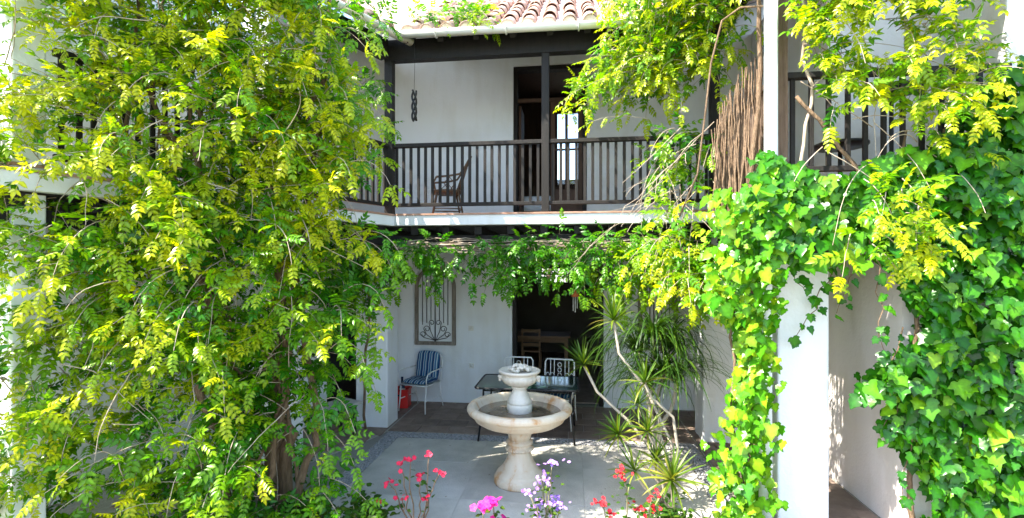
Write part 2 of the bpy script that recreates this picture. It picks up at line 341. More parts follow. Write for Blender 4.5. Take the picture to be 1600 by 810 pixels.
# right wing walls
hp('gallery_wall', MB().wall((2.93, 8.55), (2.93, 4.80), 0, FZ - .16, .3), 'pinkwall')
hp('facade_wall', MB().wall((3.232, 4.80), (6.2, 4.80), 0, FZ - .16, .3), 'wall')
hp('upper_wall', MB().wall((2.93, 8.55), (2.93, 6.1), FZ + .013, 6.25, .3), 'wall')
hp('upper_wall', MB().wall((3.232, 6.1), (3.74, 6.1), FZ + .013, 6.4, .3), 'wall')
hp('facade_wall', MB().prism([(3.75, 4.78), (6.2, 4.78), (6.2, 6.4), (3.75, 6.4)], FZ + .0, 6.6), 'wall', .012)
# pillars
for (x0, y0, x1, y1) in ((-3.25, 7.10, -2.75, 7.55), (RX - .08, 7.04, RX + .42, 7.5)):
    hp('pillar', MB().box((x0, y0, -.02), (x1, y1, FZ - .29)), 'wall', .018)
hp('pillar', MB().box((RX, 4.76, -.1), (RX + .44, 5.2, 2.52)), 'wall', .02)
hp('capital', MB().box((RX + .02, 4.70, 2.52), (RX + .42, 5.2, 2.74)), 'dark_stone', .02)
for s in (1.55,):
    x, y = LP(s, -.25); hp('pillar', MB().box((x - .2, y - .2, -.02), (x + .2, y + .2, FZ - .29)), 'wall', .018)
# balcony slab
edge = [LP(4.3, .1), LP(.02, .1), (-2.46, 6.70), (RX - .12, 6.70), (RX - .12, RY - .1), (3.74, RY - .1)]
inner = [(3.74, 8.5), (-3.9, 8.5), LP(4.3, -1.5)]
hp('balcony_slab', MB().prism((edge + inner), FZ - .155, FZ - .012), 'wall', .01)
eo = [LP(4.3, .115), LP(.02, .115), (-2.45, 6.685), (RX - .135, 6.685), (RX - .135, RY - .115), (3.74, RY - .115)]
hp('balcony_tiles', MB().prism(eo + inner, FZ - .012, FZ + .012), 'edge_tile')
hp('dark_soffit', MB().prism([LP(4.25, .02), LP(.02, .02), (-2.50, 6.78), (RX - .04, 6.78), (RX - .04, RY - .02), (3.70, RY - .02), (3.70, 8.48), (-3.8, 8.48), LP(4.25, -1.45)], FZ - .172, FZ - .1565), 'dark_wood')  # thin dark layer added to blacken the slab's underside between joists
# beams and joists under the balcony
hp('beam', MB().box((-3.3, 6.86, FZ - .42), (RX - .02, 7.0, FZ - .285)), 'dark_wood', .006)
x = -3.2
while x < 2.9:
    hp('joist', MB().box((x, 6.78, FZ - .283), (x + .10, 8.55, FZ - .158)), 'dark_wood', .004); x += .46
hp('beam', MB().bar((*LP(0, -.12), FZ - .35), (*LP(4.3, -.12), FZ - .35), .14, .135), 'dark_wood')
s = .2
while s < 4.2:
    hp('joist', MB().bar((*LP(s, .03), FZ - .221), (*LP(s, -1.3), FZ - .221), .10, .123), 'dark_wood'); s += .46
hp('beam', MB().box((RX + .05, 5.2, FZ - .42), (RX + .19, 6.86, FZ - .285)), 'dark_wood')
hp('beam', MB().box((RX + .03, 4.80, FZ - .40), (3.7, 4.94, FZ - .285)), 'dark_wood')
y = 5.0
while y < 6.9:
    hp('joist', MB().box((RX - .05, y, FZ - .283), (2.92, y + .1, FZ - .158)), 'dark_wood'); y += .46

# railings: rail > balusters
BAL = {}
def railing(p, q, spacing, m, posts=()):
    p, q = Vector((*p, 0)), Vector((*q, 0)); L = (q - p).length; d = (q - p) / L; ang = math.atan2(d.y, d.x)
    up = Vector((0, 0, 1))
    rl = part('railing', MB().bar(p + up * 4.13, q + up * 4.13, .075, .055).bar(p + up * 3.285, q + up * 3.285, .05, .05), m, H, True, bevel=.006)
    if m not in BAL: BAL[m] = MB().box((-.019, -.016, 3.311), (.019, .016, 4.102)).mesh('baluster', bevel=.003)
    n = max(1, int(L / spacing)); sp = L / n
    for i in range(n):
        u = (i + .5) * sp
        if any(abs(u - z) < .05 for z in posts): continue
        w = p + d * (u + rnd.uniform(-.006, .006)); b = part('baluster', BAL[m], m, rl, loc=w - wloc(H)); b.rotation_euler = (0, 0, ang + rnd.uniform(-.08, .08))
    return rl
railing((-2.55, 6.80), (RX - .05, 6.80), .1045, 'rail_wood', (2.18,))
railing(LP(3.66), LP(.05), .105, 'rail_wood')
railing((RX, 6.75), (RX, RY + .05), .10, 'sunlit_wood')
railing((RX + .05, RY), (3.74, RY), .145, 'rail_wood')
for (x, y, w, m) in ((-2.60, 6.80, .12, 'dark_wood'), (-.37, 6.80, .105, 'dark_wood'), (RX, 6.80, .12, 'dark_wood'), (RX, RY, .12, 'sunlit_wood')):
    hp('post', MB().box((x - w / 2, y - w / 2, FZ + .012), (x + w / 2, y + w / 2, 5.34)), m, .008)
for s in (1.85,):
    x, y = LP(s); hp('white_post', MB().box((x - .08, y - .08, FZ + .012), (x + .08, y + .08, 5.34)), 'wall', .01)
# eave beams, rafters
EZ = 5.58; SL = .67
hp('eave_beam', MB().box((-2.66, 6.74, 5.34), (RX + .06, 6.88, 5.625)), 'dark_wood')
hp('eave_beam', MB().bar((*LP(.1), 5.475), (*LP(1.9), 5.475), .14, .27), 'dark_wood')
hp('eave_beam', MB().box((RX - .07, RY - .05, 5.34), (RX + .07, 6.735, 5.52)), 'dark_wood')
ye = 6.52
hb = lambda x, y: EZ + SL * (y - ye)
lc = CL + LN * .28
hl = lambda x, y: EZ + SL * (-(Vector((x, y)) - lc).dot(LN))
hr = lambda x, y: EZ + SL * (x - (RX - .28))
x = -2.3
while x < 1.9:
    hp('rafter', MB().bar((x, ye + .05, hb(x, ye + .05) - .07), (x, 8.55, hb(x, 8.55) - .07), .08, .11), 'dark_wood'); x += .5
vc = Vector((-2.36, ye)); vd = Vector((-.54, .84)); vR = Vector((RX - .28, ye))
A = (vc.x, vc.y); Bv = tuple(vc + vd * 7.2); Cv = (vR.x + 6.05, ye + 6.05); Dv = (vR.x, ye)
roof = hp('roof', MB().prism([A, Dv, Cv, Bv], lambda x, y: hb(x, y) - .015, lambda x, y: hb(x, y) + .03), 'terracotta')
e2 = tuple(lc + LD * 1.4); e3 = tuple(lc + LD * 1.4 - LN * 4.2)
lroof = hp('roof', MB().prism([e2, A, tuple(vc + vd * 4.9), e3], lambda x, y: hl(x, y) - .015, lambda x, y: hl(x, y) + .03), 'terracotta')
hp('roof', MB().prism([Dv, (vR.x, 4.2), (7.5, 4.2), Cv], lambda x, y: hr(x, y) - .015, lambda x, y: hr(x, y) + .03), 'terracotta')
hp('dark_soffit', MB().prism([(A[0] + .03, A[1] + .04), (Dv[0] - .03, Dv[1] + .04), (vR.x + 2.0, 8.55), (vc.x - 1.25, 8.55)], lambda x, y: hb(x, y) - .04, lambda x, y: hb(x, y) - .018), 'dark_wood')
q0, q1 = lc + LD * 1.38 - LN * .04, lc - LN * .04
hp('dark_soffit', MB().prism([tuple(q0), tuple(q1), tuple(q1 + vd * 1.75), tuple(lc + LD * 1.38 - LN * 1.55)], lambda x, y: hl(x, y) - .04, lambda x, y: hl(x, y) - .018), 'dark_wood')
# barrel tiles
def barrel(L, r0, r1, n=8, th=.014):
    m = MB(); vs = []
    for (yy, r) in ((0, r0), (L, r1)):
        for q in (r, r - th):
            for j in range(n + 1):
                t = math.pi * j / n; vs.append((q * math.cos(t), yy, q * math.sin(t)))
    k = n + 1; fs = []
    for j in range(n):
        fs += [(j, j + 1, 2 * k + j + 1, 2 * k + j), (k + j + 1, k + j, 3 * k + j, 3 * k + j + 1), (j + 1, j, k + j, k + j + 1)]
    fs += [(0, 2 * k, 3 * k, k), (n, k + n, 3 * k + n, 2 * k + n)]
    m.add(vs, fs, True); return m
TM = [barrel(.46, .105, .088).mesh('roof_tile') for _ in range(1)]
PL = MB()
PL.add([(0, .02, .0)] + [(.088 * math.cos(math.pi * j / 8), .02, .088 * math.sin(math.pi * j / 8)) for j in range(9)], [(0, j + 2, j + 1) for j in range(8)])
PLM = PL.mesh('mortar_plug')
sl = math.atan(SL)
nx = 0
for i in range(15):
    x = -2.22 + .272 * i
    for r in range(7):
        y = ye - .06 + r * .37
        if x < vc.x - (y - ye) * .64 or x > vR.x + (y - ye): continue
        t = part('roof_tile', TM[0], 'terracotta', roof, loc=Vector((x + rnd.uniform(-.012, .012), y + rnd.uniform(-.02, .02), hb(x, y) + .035 + (.012 if r else 0))) - wloc(H))
        t.rotation_euler = (sl - .03, 0, rnd.uniform(-.03, .03))
        if r == 0:
            q = part('mortar_plug', PLM, 'mortar', roof, loc=Vector((x, y - .004, hb(x, y) + .035)) - wloc(H)); q.rotation_euler = (sl - .03, 0, 0)
la = math.atan2(-LN.x, LN.y)
for i in range(4):
    for r in range(3):
        s0 = .35 + i * .272; p = lc + LD * s0 + LN * (.06 - r * .37)
        t = part('roof_tile', TM[0], 'terracotta', lroof, loc=Vector((p.x, p.y, hl(p.x, p.y) + .035 + (.012 if r else 0))) - wloc(H))
        t.rotation_euler = (sl - .03, 0, math.atan2(LN.x, -LN.y) + 0)
# gutters (half-round channels) and down pipe
def gutter(p, q, z, out):
    p, q, out = Vector((*p, z)), Vector((*q, z - .03)), Vector((*out, 0)); n = 8; vs = []
    for c in (p, q):
        for r in (.07, .062):
            vs += [c + out * (r * math.cos(math.pi + math.pi * j / n)) + Vector((0, 0, r * math.sin(math.pi + math.pi * j / n))) for j in range(n + 1)]
    k = n + 1; fs = []
    for j in range(n): fs += [(j, 2 * k + j, 2 * k + j + 1, j + 1), (k + j, k + j + 1, 3 * k + j + 1, 3 * k + j), (j, j + 1, k + j + 1, k + j), (2 * k + j + 1, 2 * k + j, 3 * k + j, 3 * k + j + 1)]
    fs += [(0, k, 3 * k, 2 * k), (n, 2 * k + n, 3 * k + n, k + n)]
    g = hp('gutter', MB().add(vs, fs, True), 'gutter')
    L = (q - p).length; u = .5
    while u < L:
        c = p + (q - p) * (u / L); d = (q - p).normalized()
        pts = [c + out * (.082 * math.cos(math.pi + math.pi * j / 8)) + Vector((0, 0, .082 * math.sin(math.pi + math.pi * j / 8))) for j in range(9)]
        part('bracket', MB().tube(pts, .011, 5), 'gutter', g, True); u += .95
gutter((-2.32, ye - .075), (RX - .36, ye - .075), EZ - .005, (0, -1))
g0 = lc + LN * .075; g1 = g0 + LD * 1.45
gutter(tuple(g0 - LD * .05), tuple(g1), EZ - .005, (LN.x, LN.y))
gutter((RX - .355, ye - .07), (RX - .355, 4.25), EZ - .005, (-1, 0))
hp('down_pipe', MB().tube([(RX - .13, 4.70, -.02), (RX - .13, 4.70, 2.6), (RX - .12, 4.60, 3.0), (RX - .12, 4.60, 5.55)], .056, 14), 'pipe')

# doors and windows
def frame_rect(x0, x1, z0, z1, y, w, d, bottom=False):
    m = MB().box((x0, y, z0), (x0 + w, y + d, z1)).box((x1 - w, y, z0), (x1, y + d, z1)).box((x0 + w, y, z1 - w), (x1 - w, y + d, z1))
    if bottom: m.box((x0 + w, y, z0), (x1 - w, y + d, z0 + w))
    return m
hp('door_frame', frame_rect(DX0 + .002, DX1 - .002, 0, DZ - .002, 8.60, .07, .16), 'dark_wood', .005)
hp('door_frame', frame_rect(UX0 + .002, UX1 - .002, FZ, UZ - .002, 8.60, .07, .16), 'dark_wood', .005)
# upper glazed leaf (closed, right half) and opaque leaf folded inward
dl = hp('glazed_door', frame_rect(-.38, .172, FZ + .03, 5.30, 8.64, .075, .045, True).box((-.305, 8.645, FZ + .10), (.097, 8.68, FZ + .62)), 'room_wood', .004)
for (a, b) in ((-.303, -.13), (-.08, .095)):
    for (c, d) in ((FZ + .66, FZ + 1.30), (FZ + 1.33, 5.22)):
        part('pane', MB().box((a, 8.655, c), (b, 8.661, d)), 'glass', dl, True)
part('muntin', MB().box((-.13, 8.642, FZ + .621), (-.08, 8.684, 5.224)).box((-.304, 8.645, FZ + 1.30), (-.131, 8.68, FZ + 1.33)).box((-.079, 8.645, FZ + 1.30), (.096, 8.68, FZ + 1.33)), 'room_wood', dl, True)
hp('transom', MB().box((-.96, 8.64, 5.302), (.174, 8.69, 5.36)), 'room_wood')
hp('open_door', MB().box((-.955, 8.77, FZ + .03), (-.91, 9.30, 5.28)), 'room_wood', .004)
# arched ornamental windows with iron grilles
def arch_window(x0, x1, z0, z1):
    y = 8.555; r = (x1 - x0) / 2; cx = (x0 + x1) / 2; zs = z1 - r; w = .062; n = 16
    out = [(x0, z0)] + [(cx - r * math.cos(math.pi * j / n), zs + r * math.sin(math.pi * j / n)) for j in range(n + 1)] + [(x1, z0)]
    ri = r - w
    inn = [(x0 + w, z0 + w)] + [(cx - ri * math.cos(math.pi * j / n), zs + ri * math.sin(math.pi * j / n)) for j in range(n + 1)] + [(x1 - w, z0 + w)]
    k = len(out); vs = [(a, y - .055, b) for a, b in out] + [(a, y - .055, b) for a, b in inn] + [(a, y, b) for a, b in out] + [(a, y - .02, b) for a, b in inn]
    fs = []
    for i in range(k):
        j = (i + 1) % k; fs += [(i, j, k + j, k + i), (k + i, k + j, 3 * k + j, 3 * k + i), (j, i, 2 * k + i, 2 * k + j)]
    wd = hp('window', MB().add(vs, fs), 'grey_wood')
    part('panel', MB().add([(a, y - .018, b) for a, b in inn], [tuple(range(k))[::-1]]), 'wall', wd, True)
    yy = y - .035
    for i in range(7):
        xx = x0 + w + (x1 - x0 - 2 * w) * (i + 1) / 8; h = zs + math.sqrt(max(0, ri * ri - (xx - cx) ** 2))
        zb = z0 + w if i == 3 else z0 + .46 - abs(i - 3) * .035
        part('bar', MB().tube([(xx, yy, zb), (xx, yy, h)], .0075 if i != 3 else .011, 6), 'iron', wd, True)
    for k2, sgn in enumerate((1, -1)):
        for (R0, zc, xo) in ((.05, .33, .06), (.06, .22, .15), (.055, .12, .22)):
            pts = []
            for j in range(26):
                t = j / 25 * 2.2 * math.pi; rr = R0 * (1 - .65 * j / 25)
                pts.append((cx + sgn * (xo + rr * math.cos(math.pi - t) * -1 + 0), yy, z0 + w + zc + rr * math.sin(math.pi - t)))
            st = pts[0]; pre = [(cx + sgn * .01, yy, z0 + w + .02), (cx + sgn * (xo + R0) * .75, yy, z0 + w + zc * .55)]
            part('scroll', MB().tube(pre + pts, .0065, 5), 'iron', wd, True)
    part('rosette', MB().lathe([(.001, -.02), (.03, -.015), (.03, .015), (.001, .02)], 12, (cx, yy, z0 + .95)), 'iron', wd, True)
    return wd
arch_window(-2.79, -2.05, 1.02, 2.42); arch_window(1.10, 1.74, 1.0, 2.38)
# rooms behind the doors
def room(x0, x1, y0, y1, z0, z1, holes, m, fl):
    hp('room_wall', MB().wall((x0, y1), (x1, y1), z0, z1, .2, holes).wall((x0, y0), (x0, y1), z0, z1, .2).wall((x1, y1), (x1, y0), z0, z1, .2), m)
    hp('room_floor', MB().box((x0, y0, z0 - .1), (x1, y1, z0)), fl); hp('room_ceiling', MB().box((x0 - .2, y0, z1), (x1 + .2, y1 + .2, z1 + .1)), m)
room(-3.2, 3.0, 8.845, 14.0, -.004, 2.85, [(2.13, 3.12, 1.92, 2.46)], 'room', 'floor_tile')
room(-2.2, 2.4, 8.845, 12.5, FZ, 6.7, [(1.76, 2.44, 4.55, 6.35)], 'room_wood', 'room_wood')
wg = hp('window', frame_rect(-1.07, -.08, 1.92, 2.46, 14.02, .05, .08, True), 'room_wood')
for i in range(5): part('bar', MB().tube([(-1.07 + .99 * (i + 1) / 6, 14.06, 1.96), (-1.07 + .99 * (i + 1) / 6, 14.06, 2.42)], .012, 6), 'black', wg, True)
part('bar', MB().tube([(-1.03, 14.075, 2.19), (-.12, 14.075, 2.19)], .012, 6), 'black', wg, True)
hp('window', frame_rect(-.44, .24, 4.55, 6.35, 12.52, .06, .08, True), 'room_wood')
# wall sockets
for (x, z) in ((-1.78, 1.32), (-1.77, .66)):
    sk = hp('socket', MB().box((x - .045, 8.545, z - .045), (x + .045, 8.559, z + .045)), 'socket', .004)
    part('socket_cover', MB().lathe([(.026, -.004), (.024, .004), (.001, .004)], 14, (0, 0, 0)), 'socket', sk, loc=Vector((x, 8.544, z)) - wloc(H), rot=(R(90), 0, 0))

# ------------------------------------------------------------------ fountain
F = thing('fountain', 'cream marble tiered fountain with wide round basin standing on the patio', 'fountain', (-.59, 5.50, .004))
part('base', MB().lathe([(.285, 0), (.287, .015), (.287, .06), (.275, .078), (.262, .082), (.262, .10), (.255, .112), (.238, .125), (.205, .16), (.170, .21), (.140, .27), (.124, .33), (.122, .352)], 48), 'marble', F)
part('collar', MB().lathe([(.122, .352), (.150, .358), (.154, .372), (.150, .386), (.128, .392), (.126, .425), (.150, .432), (.150, .452), (.126, .460), (.124, .475)], 48), 'marble', F)
cb = MB()
for j in range(30):
    t = 2 * math.pi * j / 30; cb.add([(.151 * math.cos(t) + v.x * .013, .151 * math.sin(t) + v.y * .013, .372 + v.z * .014) for v in IV], IF, True)
part('beading', cb, 'marble', F)
part('stem', MB().lathe([(.124, .475), (.128, .52), (.145, .565), (.175, .598), (.20, .610)], 24, mod=lambda i, t: 1 + .03 * math.cos(12 * t)), 'marble', F)
part('basin', MB().lathe([(.20, .608), (.26, .618), (.36, .640), (.44, .668), (.50, .705), (.515, .735), (.522, .738), (.522, .765), (.53, .768), (.548, .772), (.575, .785), (.588, .81), (.586, .835), (.570, .855), (.545, .864), (.518, .862), (.500, .848), (.492, .82), (.47, .775), (.40, .735), (.25, .715), (.10, .71), (.02, .71)], 64), 'marble', F)
part('water', MB().lathe([(.466, .781), (.30, .782), (.01, .782)], 48), 'water', F)
part('urn_foot', MB().lathe([(.138, .72), (.140, .80), (.143, .81), (.143, .855), (.138, .865), (.128, .868), (.138, .88), (.136, .905), (.118, .94), (.092, .985), (.078, 1.02), (.076, 1.035), (.090, 1.045), (.090, 1.06), (.078, 1.07)], 40), 'marble_white', F)
def gad(i, t): return 1 + (.035 * abs(math.sin(10 * t)) if 1 <= i <= 5 else 0)
up = part('urn_bowl', MB().lathe([(.08, 1.068), (.12, 1.075), (.165, 1.10), (.195, 1.135), (.205, 1.165), (.200, 1.175), (.195, 1.185), (.200, 1.205), (.218, 1.215), (.232, 1.225), (.232, 1.243), (.222, 1.25), (.205, 1.246), (.18, 1.225), (.02, 1.22)], 80, mod=gad), 'marble_white', F)
for sx in (.205, -.205):
    k = MB()
    for (dx, dz, r) in ((0, 0, .036), (.012, -.03, .022), (.02, .01, .02)):
        k.add([(sx + (dx if sx > 0 else -dx) + v.x * r, -.03 + v.y * r, 1.165 + dz + v.z * r) for v in IV], IF, True)
    part('lion_mask', k, 'marble_white', F)
k = MB(); r2 = random.Random(5)
for _ in range(46):
    a, q = r2.uniform(0, 6.28), math.sqrt(r2.random()) * .115; r = r2.uniform(.018, .03); h = 1.238 + .062 * (1 - (q / .125) ** 2)
    k.add([(q * math.cos(a) + v.x * r, q * math.sin(a) + v.y * r, h + v.z * r) for v in IV], IF, True)
part('fruit_finial', k, 'marble_white', F)

# ------------------------------------------------------------------ garden furniture
T = thing('patio_table', 'rectangular green glass patio table with thin black legs behind the fountain', 'table', (-.63, 7.10, .004), R(0))
def rrect(w, d, r, n=5):
    pts = []
    for (cx, cy, a0) in ((w / 2 - r, d / 2 - r, 0), (-w / 2 + r, d / 2 - r, 90), (-w / 2 + r, -d / 2 + r, 180), (w / 2 - r, -d / 2 + r, 270)):
        pts += [(cx + r * math.cos(R(a0 + 90 * j / n)), cy + r * math.sin(R(a0 + 90 * j / n))) for j in range(n + 1)]
    return pts
part('tabletop', MB().prism(rrect(1.40, .86, .07), .728, .738), 'green_glass', T)
rr = rrect(1.42, .88, .08); part('rim', MB().tube([(x, y, .733) for x, y in rr + rr[:1]], .014, 8, False), 'black', T)
for sx in (-1, 1):
    for sy in (-1, 1): part('leg', MB().tube([(sx * .60, sy * .34, .72), (sx * .60, sy * .35, .55), (sx * .66, sy * .42, 0)], .014, 8), 'black', T)
part('apron', MB().tube([(-.6, -.34, .68), (.6, -.34, .68), (.6, .34, .68), (-.6, .34, .68), (-.6, -.34, .68)], .011, 6), 'black', T)
def arc(c, rx, rz, a0, a1, n, y=0):
    return [(c[0] + rx * math.cos(R(a0 + (a1 - a0) * j / n)), y, c[1] + rz * math.sin(R(a0 + (a1 - a0) * j / n))) for j in range(n + 1)]
def cushion(w, d, th, puff=.02, n=10):
    # soft pad in the xy plane, piped edge
    m = MB(); vs = []
    for sgn in (1, -1):
        for i in range(n + 1):
            for j in range(n + 1):
                u, v = 2 * i / n - 1, 2 * j / n - 1
                e = (1 - abs(u) ** 6) * (1 - abs(v) ** 6); fx = math.sqrt(1 - .22 * v * v * abs(v)); fy = math.sqrt(1 - .22 * u * u * abs(u))
                vs.append((u * w / 2 * fx, v * d / 2 * fy, sgn * (th / 2 * math.sqrt(max(0, e)) + .004 * math.sin(9 * v))))
    k = (n + 1) ** 2
    for i in range(n):
        for j in range(n):
            a = i * (n + 1) + j; b = a + n + 1
            m.f += [(a, b, b + 1, a + 1), (k + a + 1, k + b + 1, k + b, k + a)]; m.sm += [True, True]
    m.v = vs; return m
def metal_chair(label, loc, rz, cushioned):
    t = thing('garden_chair', label, 'chair', loc, rz, None)
    w = .25; tw = 'white_metal'
    # sitter faces -y
    if cushioned:
        part('back_frame', MB().tube([(-w, .24, .44), (-w, .29, .70)] + [(p[0], .31 + .03 * math.sin(R(180 * i / 8)), p[2]) for i, p in enumerate(arc((0, .78), w, .14, 180, 0, 8))] + [(w, .29, .70), (w, .24, .44)], .011, 7), tw, t)
        part('back_cushion', cushion(.47, .52, .07), 'stripe', t, loc=(0, .235, .685), rot=(R(80), 0, 0))
    else:
        part('back_frame', MB().tube([(-.23, .24, .44), (-.23, .29, .90), (-.20, .295, .945), (.20, .295, .945), (.23, .29, .90), (.23, .24, .44)], .013, 7), tw, t)
        part('back_rail', MB().tube([(-.23, .265, .66), (.23, .265, .66)], .009, 6), tw, t)
        for i, x in enumerate((-.145, -.085, .085, .145)): part('spindle', MB().tube([(x, .262, .62), (x, .292, .94)], .007, 6), tw, t)
        for (x, z) in ((0, .86), (0, .78), (-.19, .70), (.19, .70), (-.115, .70), (.115, .70), (0, .70)):
            part('ornament', MB().tube([(x + .03 * math.cos(q), .285 - (.9 - z) * .07, z + .032 * math.sin(q)) for q in [2 * math.pi * j / 10 for j in range(11)]], .006, 5, False), tw, t)
    part('seat', MB().tube([(-w, -.22, .44), (w, -.22, .44), (w, .24, .44), (-w, .24, .44), (-w, -.22, .44)], .012, 7).box((-w + .01, -.21, .430), (w - .01, .23, .436)), tw, t)
    if cushioned: part('seat_cushion', cushion(.50, .48, .075), 'stripe', t, loc=(0, 0, .482))
    else: part('seat_cushion', cushion(.47, .45, .06), 'stripe', t, loc=(0, 0, .472))
    for sx in (-1, 1):
        part('armrest', MB().tube([(sx * w, -.20, .44), (sx * (w + .03), -.25, .56), (sx * (w + .04), -.22, .64), (sx * (w + .04), -.10, .665), (sx * (w + .03), .10, .665), (sx * w, .27, .66)], .011, 7), tw, t)
        part('leg', MB().tube([(sx * w, -.20, .44), (sx * (w - .005), -.23, .22), (sx * (w + .01), -.25, .0)], .011, 7), tw, t)
        part('leg', MB().tube([(sx * w, .22, .44), (sx * w, .25, .22), (sx * (w + .01), .31, .0)], .011, 7), tw, t)
        part('side_brace', MB().tube([(sx * w, -.225, .20), (sx * w, .25, .20)], .007, 6), tw, t)
    return t
metal_chair('white iron garden chair with blue striped cushions below the arched window', (-2.56, 8.10, .004), R(-16), True)
metal_chair('white iron chair at the table, tucked behind the fountain top', (-.88, 7.62, .004), R(-4), False)
metal_chair('white iron chair at the table, its whole back clear of the fountain', (-.24, 7.52, .004), R(-8), False)
rb = thing('crate', 'red plastic crate on the tiles beside the striped chair', 'crate', (-2.96, 8.20, .004), R(6))
m = MB().box((-.17, -.13, 0), (.17, -.115, .30)).box((-.17, .115, 0), (.17, .13, .30)).box((-.17, -.115, 0), (-.155, .115, .30)).box((.155, -.115, 0), (.17, .115, .30)).box((-.155, -.115, 0), (.155, .115, .015))
part('tub', m, 'red', rb, bevel=.004)
part('rim', MB().box((-.185, -.145, .285), (.185, -.132, .315)).box((-.185, .132, .285), (.185, .145, .315)).box((-.185, -.132, .285), (-.172, .132, .315)).box((.172, -.132, .285), (.185, .132, .315)), 'red', rb)
part('handle_slot', MB().box((-.06, -.1325, .20), (.06, -.1312, .235)), 'black', rb)
bo = thing('bottle', 'dark blue bottle standing upright in the red crate', 'bottle', (-2.90, 8.16, .02))
part('body', MB().lathe([(.05, 0), (.052, .01), (.052, .30), (.045, .35), (.02, .40), (.018, .47), (.022, .475), (.022, .50), (.001, .502)], 20), mat('dark blue glass', (.01, .02, .05), None, .12, 3), bo)
part('label_band', MB().lathe([(.0525, .33 - .02), (.0525, .24)], 20, cap=False), 'socket', bo)
# bench in the left gallery
bn = thing('bench', 'grey wooden bench with black legs in the shaded side gallery', 'bench', (-3.42, 6.38, .004), math.atan2(LD.y, LD.x))
for i in range(3): part('slat', MB().box((-.55, -.19 + i * .13, .43), (.55, -.07 + i * .13, .465)), 'bench', bn, bevel=.004)
for sx in (-.45, .45): part('leg', MB().bar((sx, -.15, .0), (sx, -.15, .43), .04, .04).bar((sx, .15, .0), (sx, .15, .43), .04, .04).bar((sx, -.16, .41), (sx, .17, .41), .035, .035), 'black', bn)
# rattan armchair on the balcony (faces -x after rotation)
wc = thing('rattan_armchair', 'brown rattan armchair standing on the balcony behind the railing', 'chair', (-1.97, 7.62, FZ + .016), R(-72))
wk = 'wicker'
part('seat', MB().lathe([(.235, .40), (.25, .41), (.25, .435), (.235, .445), (.02, .44)], 24), wk, wc)
bk = [(-.27, -.18, .62), (-.29, .02, .64), (-.26, .18, .68), (-.22, .26, .80), (-.17, .33, .93), (-.08, .37, .99), (.08, .37, .99), (.17, .33, .93), (.22, .26, .80), (.26, .18, .68), (.29, .02, .64), (.27, -.18, .62)]
part('back_frame', MB().tube(bk, .016, 8), wk, wc)
for i in range(7):
    u = (i - 3) / 3; part('spindle', MB().tube([(u * .17, .20 - .05 * u * u, .44), (u * .19, .27 - .04 * u * u, .68), (u * .14, .36 - .03 * u * u, .97 - .05 * u * u)], .008, 6), wk, wc)
for sgn in (-1, 1):
    part('armrest', MB().tube([(sgn * .27, -.18, .62), (sgn * .25, -.22, .54), (sgn * .22, -.19, .42)], .014, 7), wk, wc)
    part('arm_loop', MB().tube([(sgn * .25, .0, .44), (sgn * .28, -.07, .53), (sgn * .28, .02, .62), (sgn * .27, .10, .53), (sgn * .25, .04, .44)], .008, 6), wk, wc)
    for sy in (-1, 1): part('leg', MB().tube([(sgn * .17, sy * .16, .42), (sgn * .22, sy * .24, 0)], [.017, .015], 8), wk, wc)
part('stretcher', MB().tube([(-.205, -.21, .15), (.205, -.21, .15), (.205, .21, .15), (-.205, .21, .15), (-.205, -.21, .15)], .009, 6), wk, wc)
# black tables on the right balcony
def round_table(label, loc, h, r):
    t = thing('round_table', label, 'table', loc)
    part('tabletop', MB().lathe([(r - .01, h - .03), (r, h - .02), (r, h), (r - .01, h + .006), (.01, h + .006)], 32), 'black', t)
    part('stem', MB().tube([(0, 0, .02), (0, 0, h - .03)], .02, 10), 'black', t); part('foot', MB().lathe([(r * .7, 0), (r * .7, .012), (.03, .03), (.02, .05)], 24), 'black', t)
round_table('low round black metal table behind the front railing', (2.72, 5.42, FZ + .016), .50, .25)
round_table('tall round black metal bar table by the balcony wall', (3.28, 5.55, FZ + .016), 1.08, .27)
# hanging ornament on the balcony and orange wind chime below
ho = thing('hanging_ornament', 'twisted black iron ornament hanging on a string from the eave', 'ornament', (-2.18, 6.62, 4.45))
part('string', MB().tube([(0, 0, .40), (.01, 0, .80), (0, .0, 1.16)], .003, 4), 'black', ho)
for k in range(3): part('link', MB().tube([(.03 * math.cos(t * 2.2 + k * 2.1), .03 * math.sin(t * 2.2 + k * 2.1), .40 - .14 * t) for t in [j * .1 * 3 for j in range(11)]], .015, 6), 'black', ho)
wch = thing('wind_chime', 'small orange wind chime with silver tubes hanging before the dark doorway', 'wind chime', (.04, 7.5, 1.80))
part('string', MB().tube([(0, 0, .26), (0, 0, .93)], .003, 4), 'black', wch)
part('cap', MB().lathe([(.01, .27), (.045, .23), (.06, .17), (.055, .155), (.02, .16)], 14), 'orange', wch)
for k in range(4): part('chime_tube', MB().tube([(.03 * math.cos(k * 1.57), .03 * math.sin(k * 1.57), .17), (.03 * math.cos(k * 1.57), .03 * math.sin(k * 1.57), -.02 - .02 * k)], .006, 6), 'white_metal', wch)
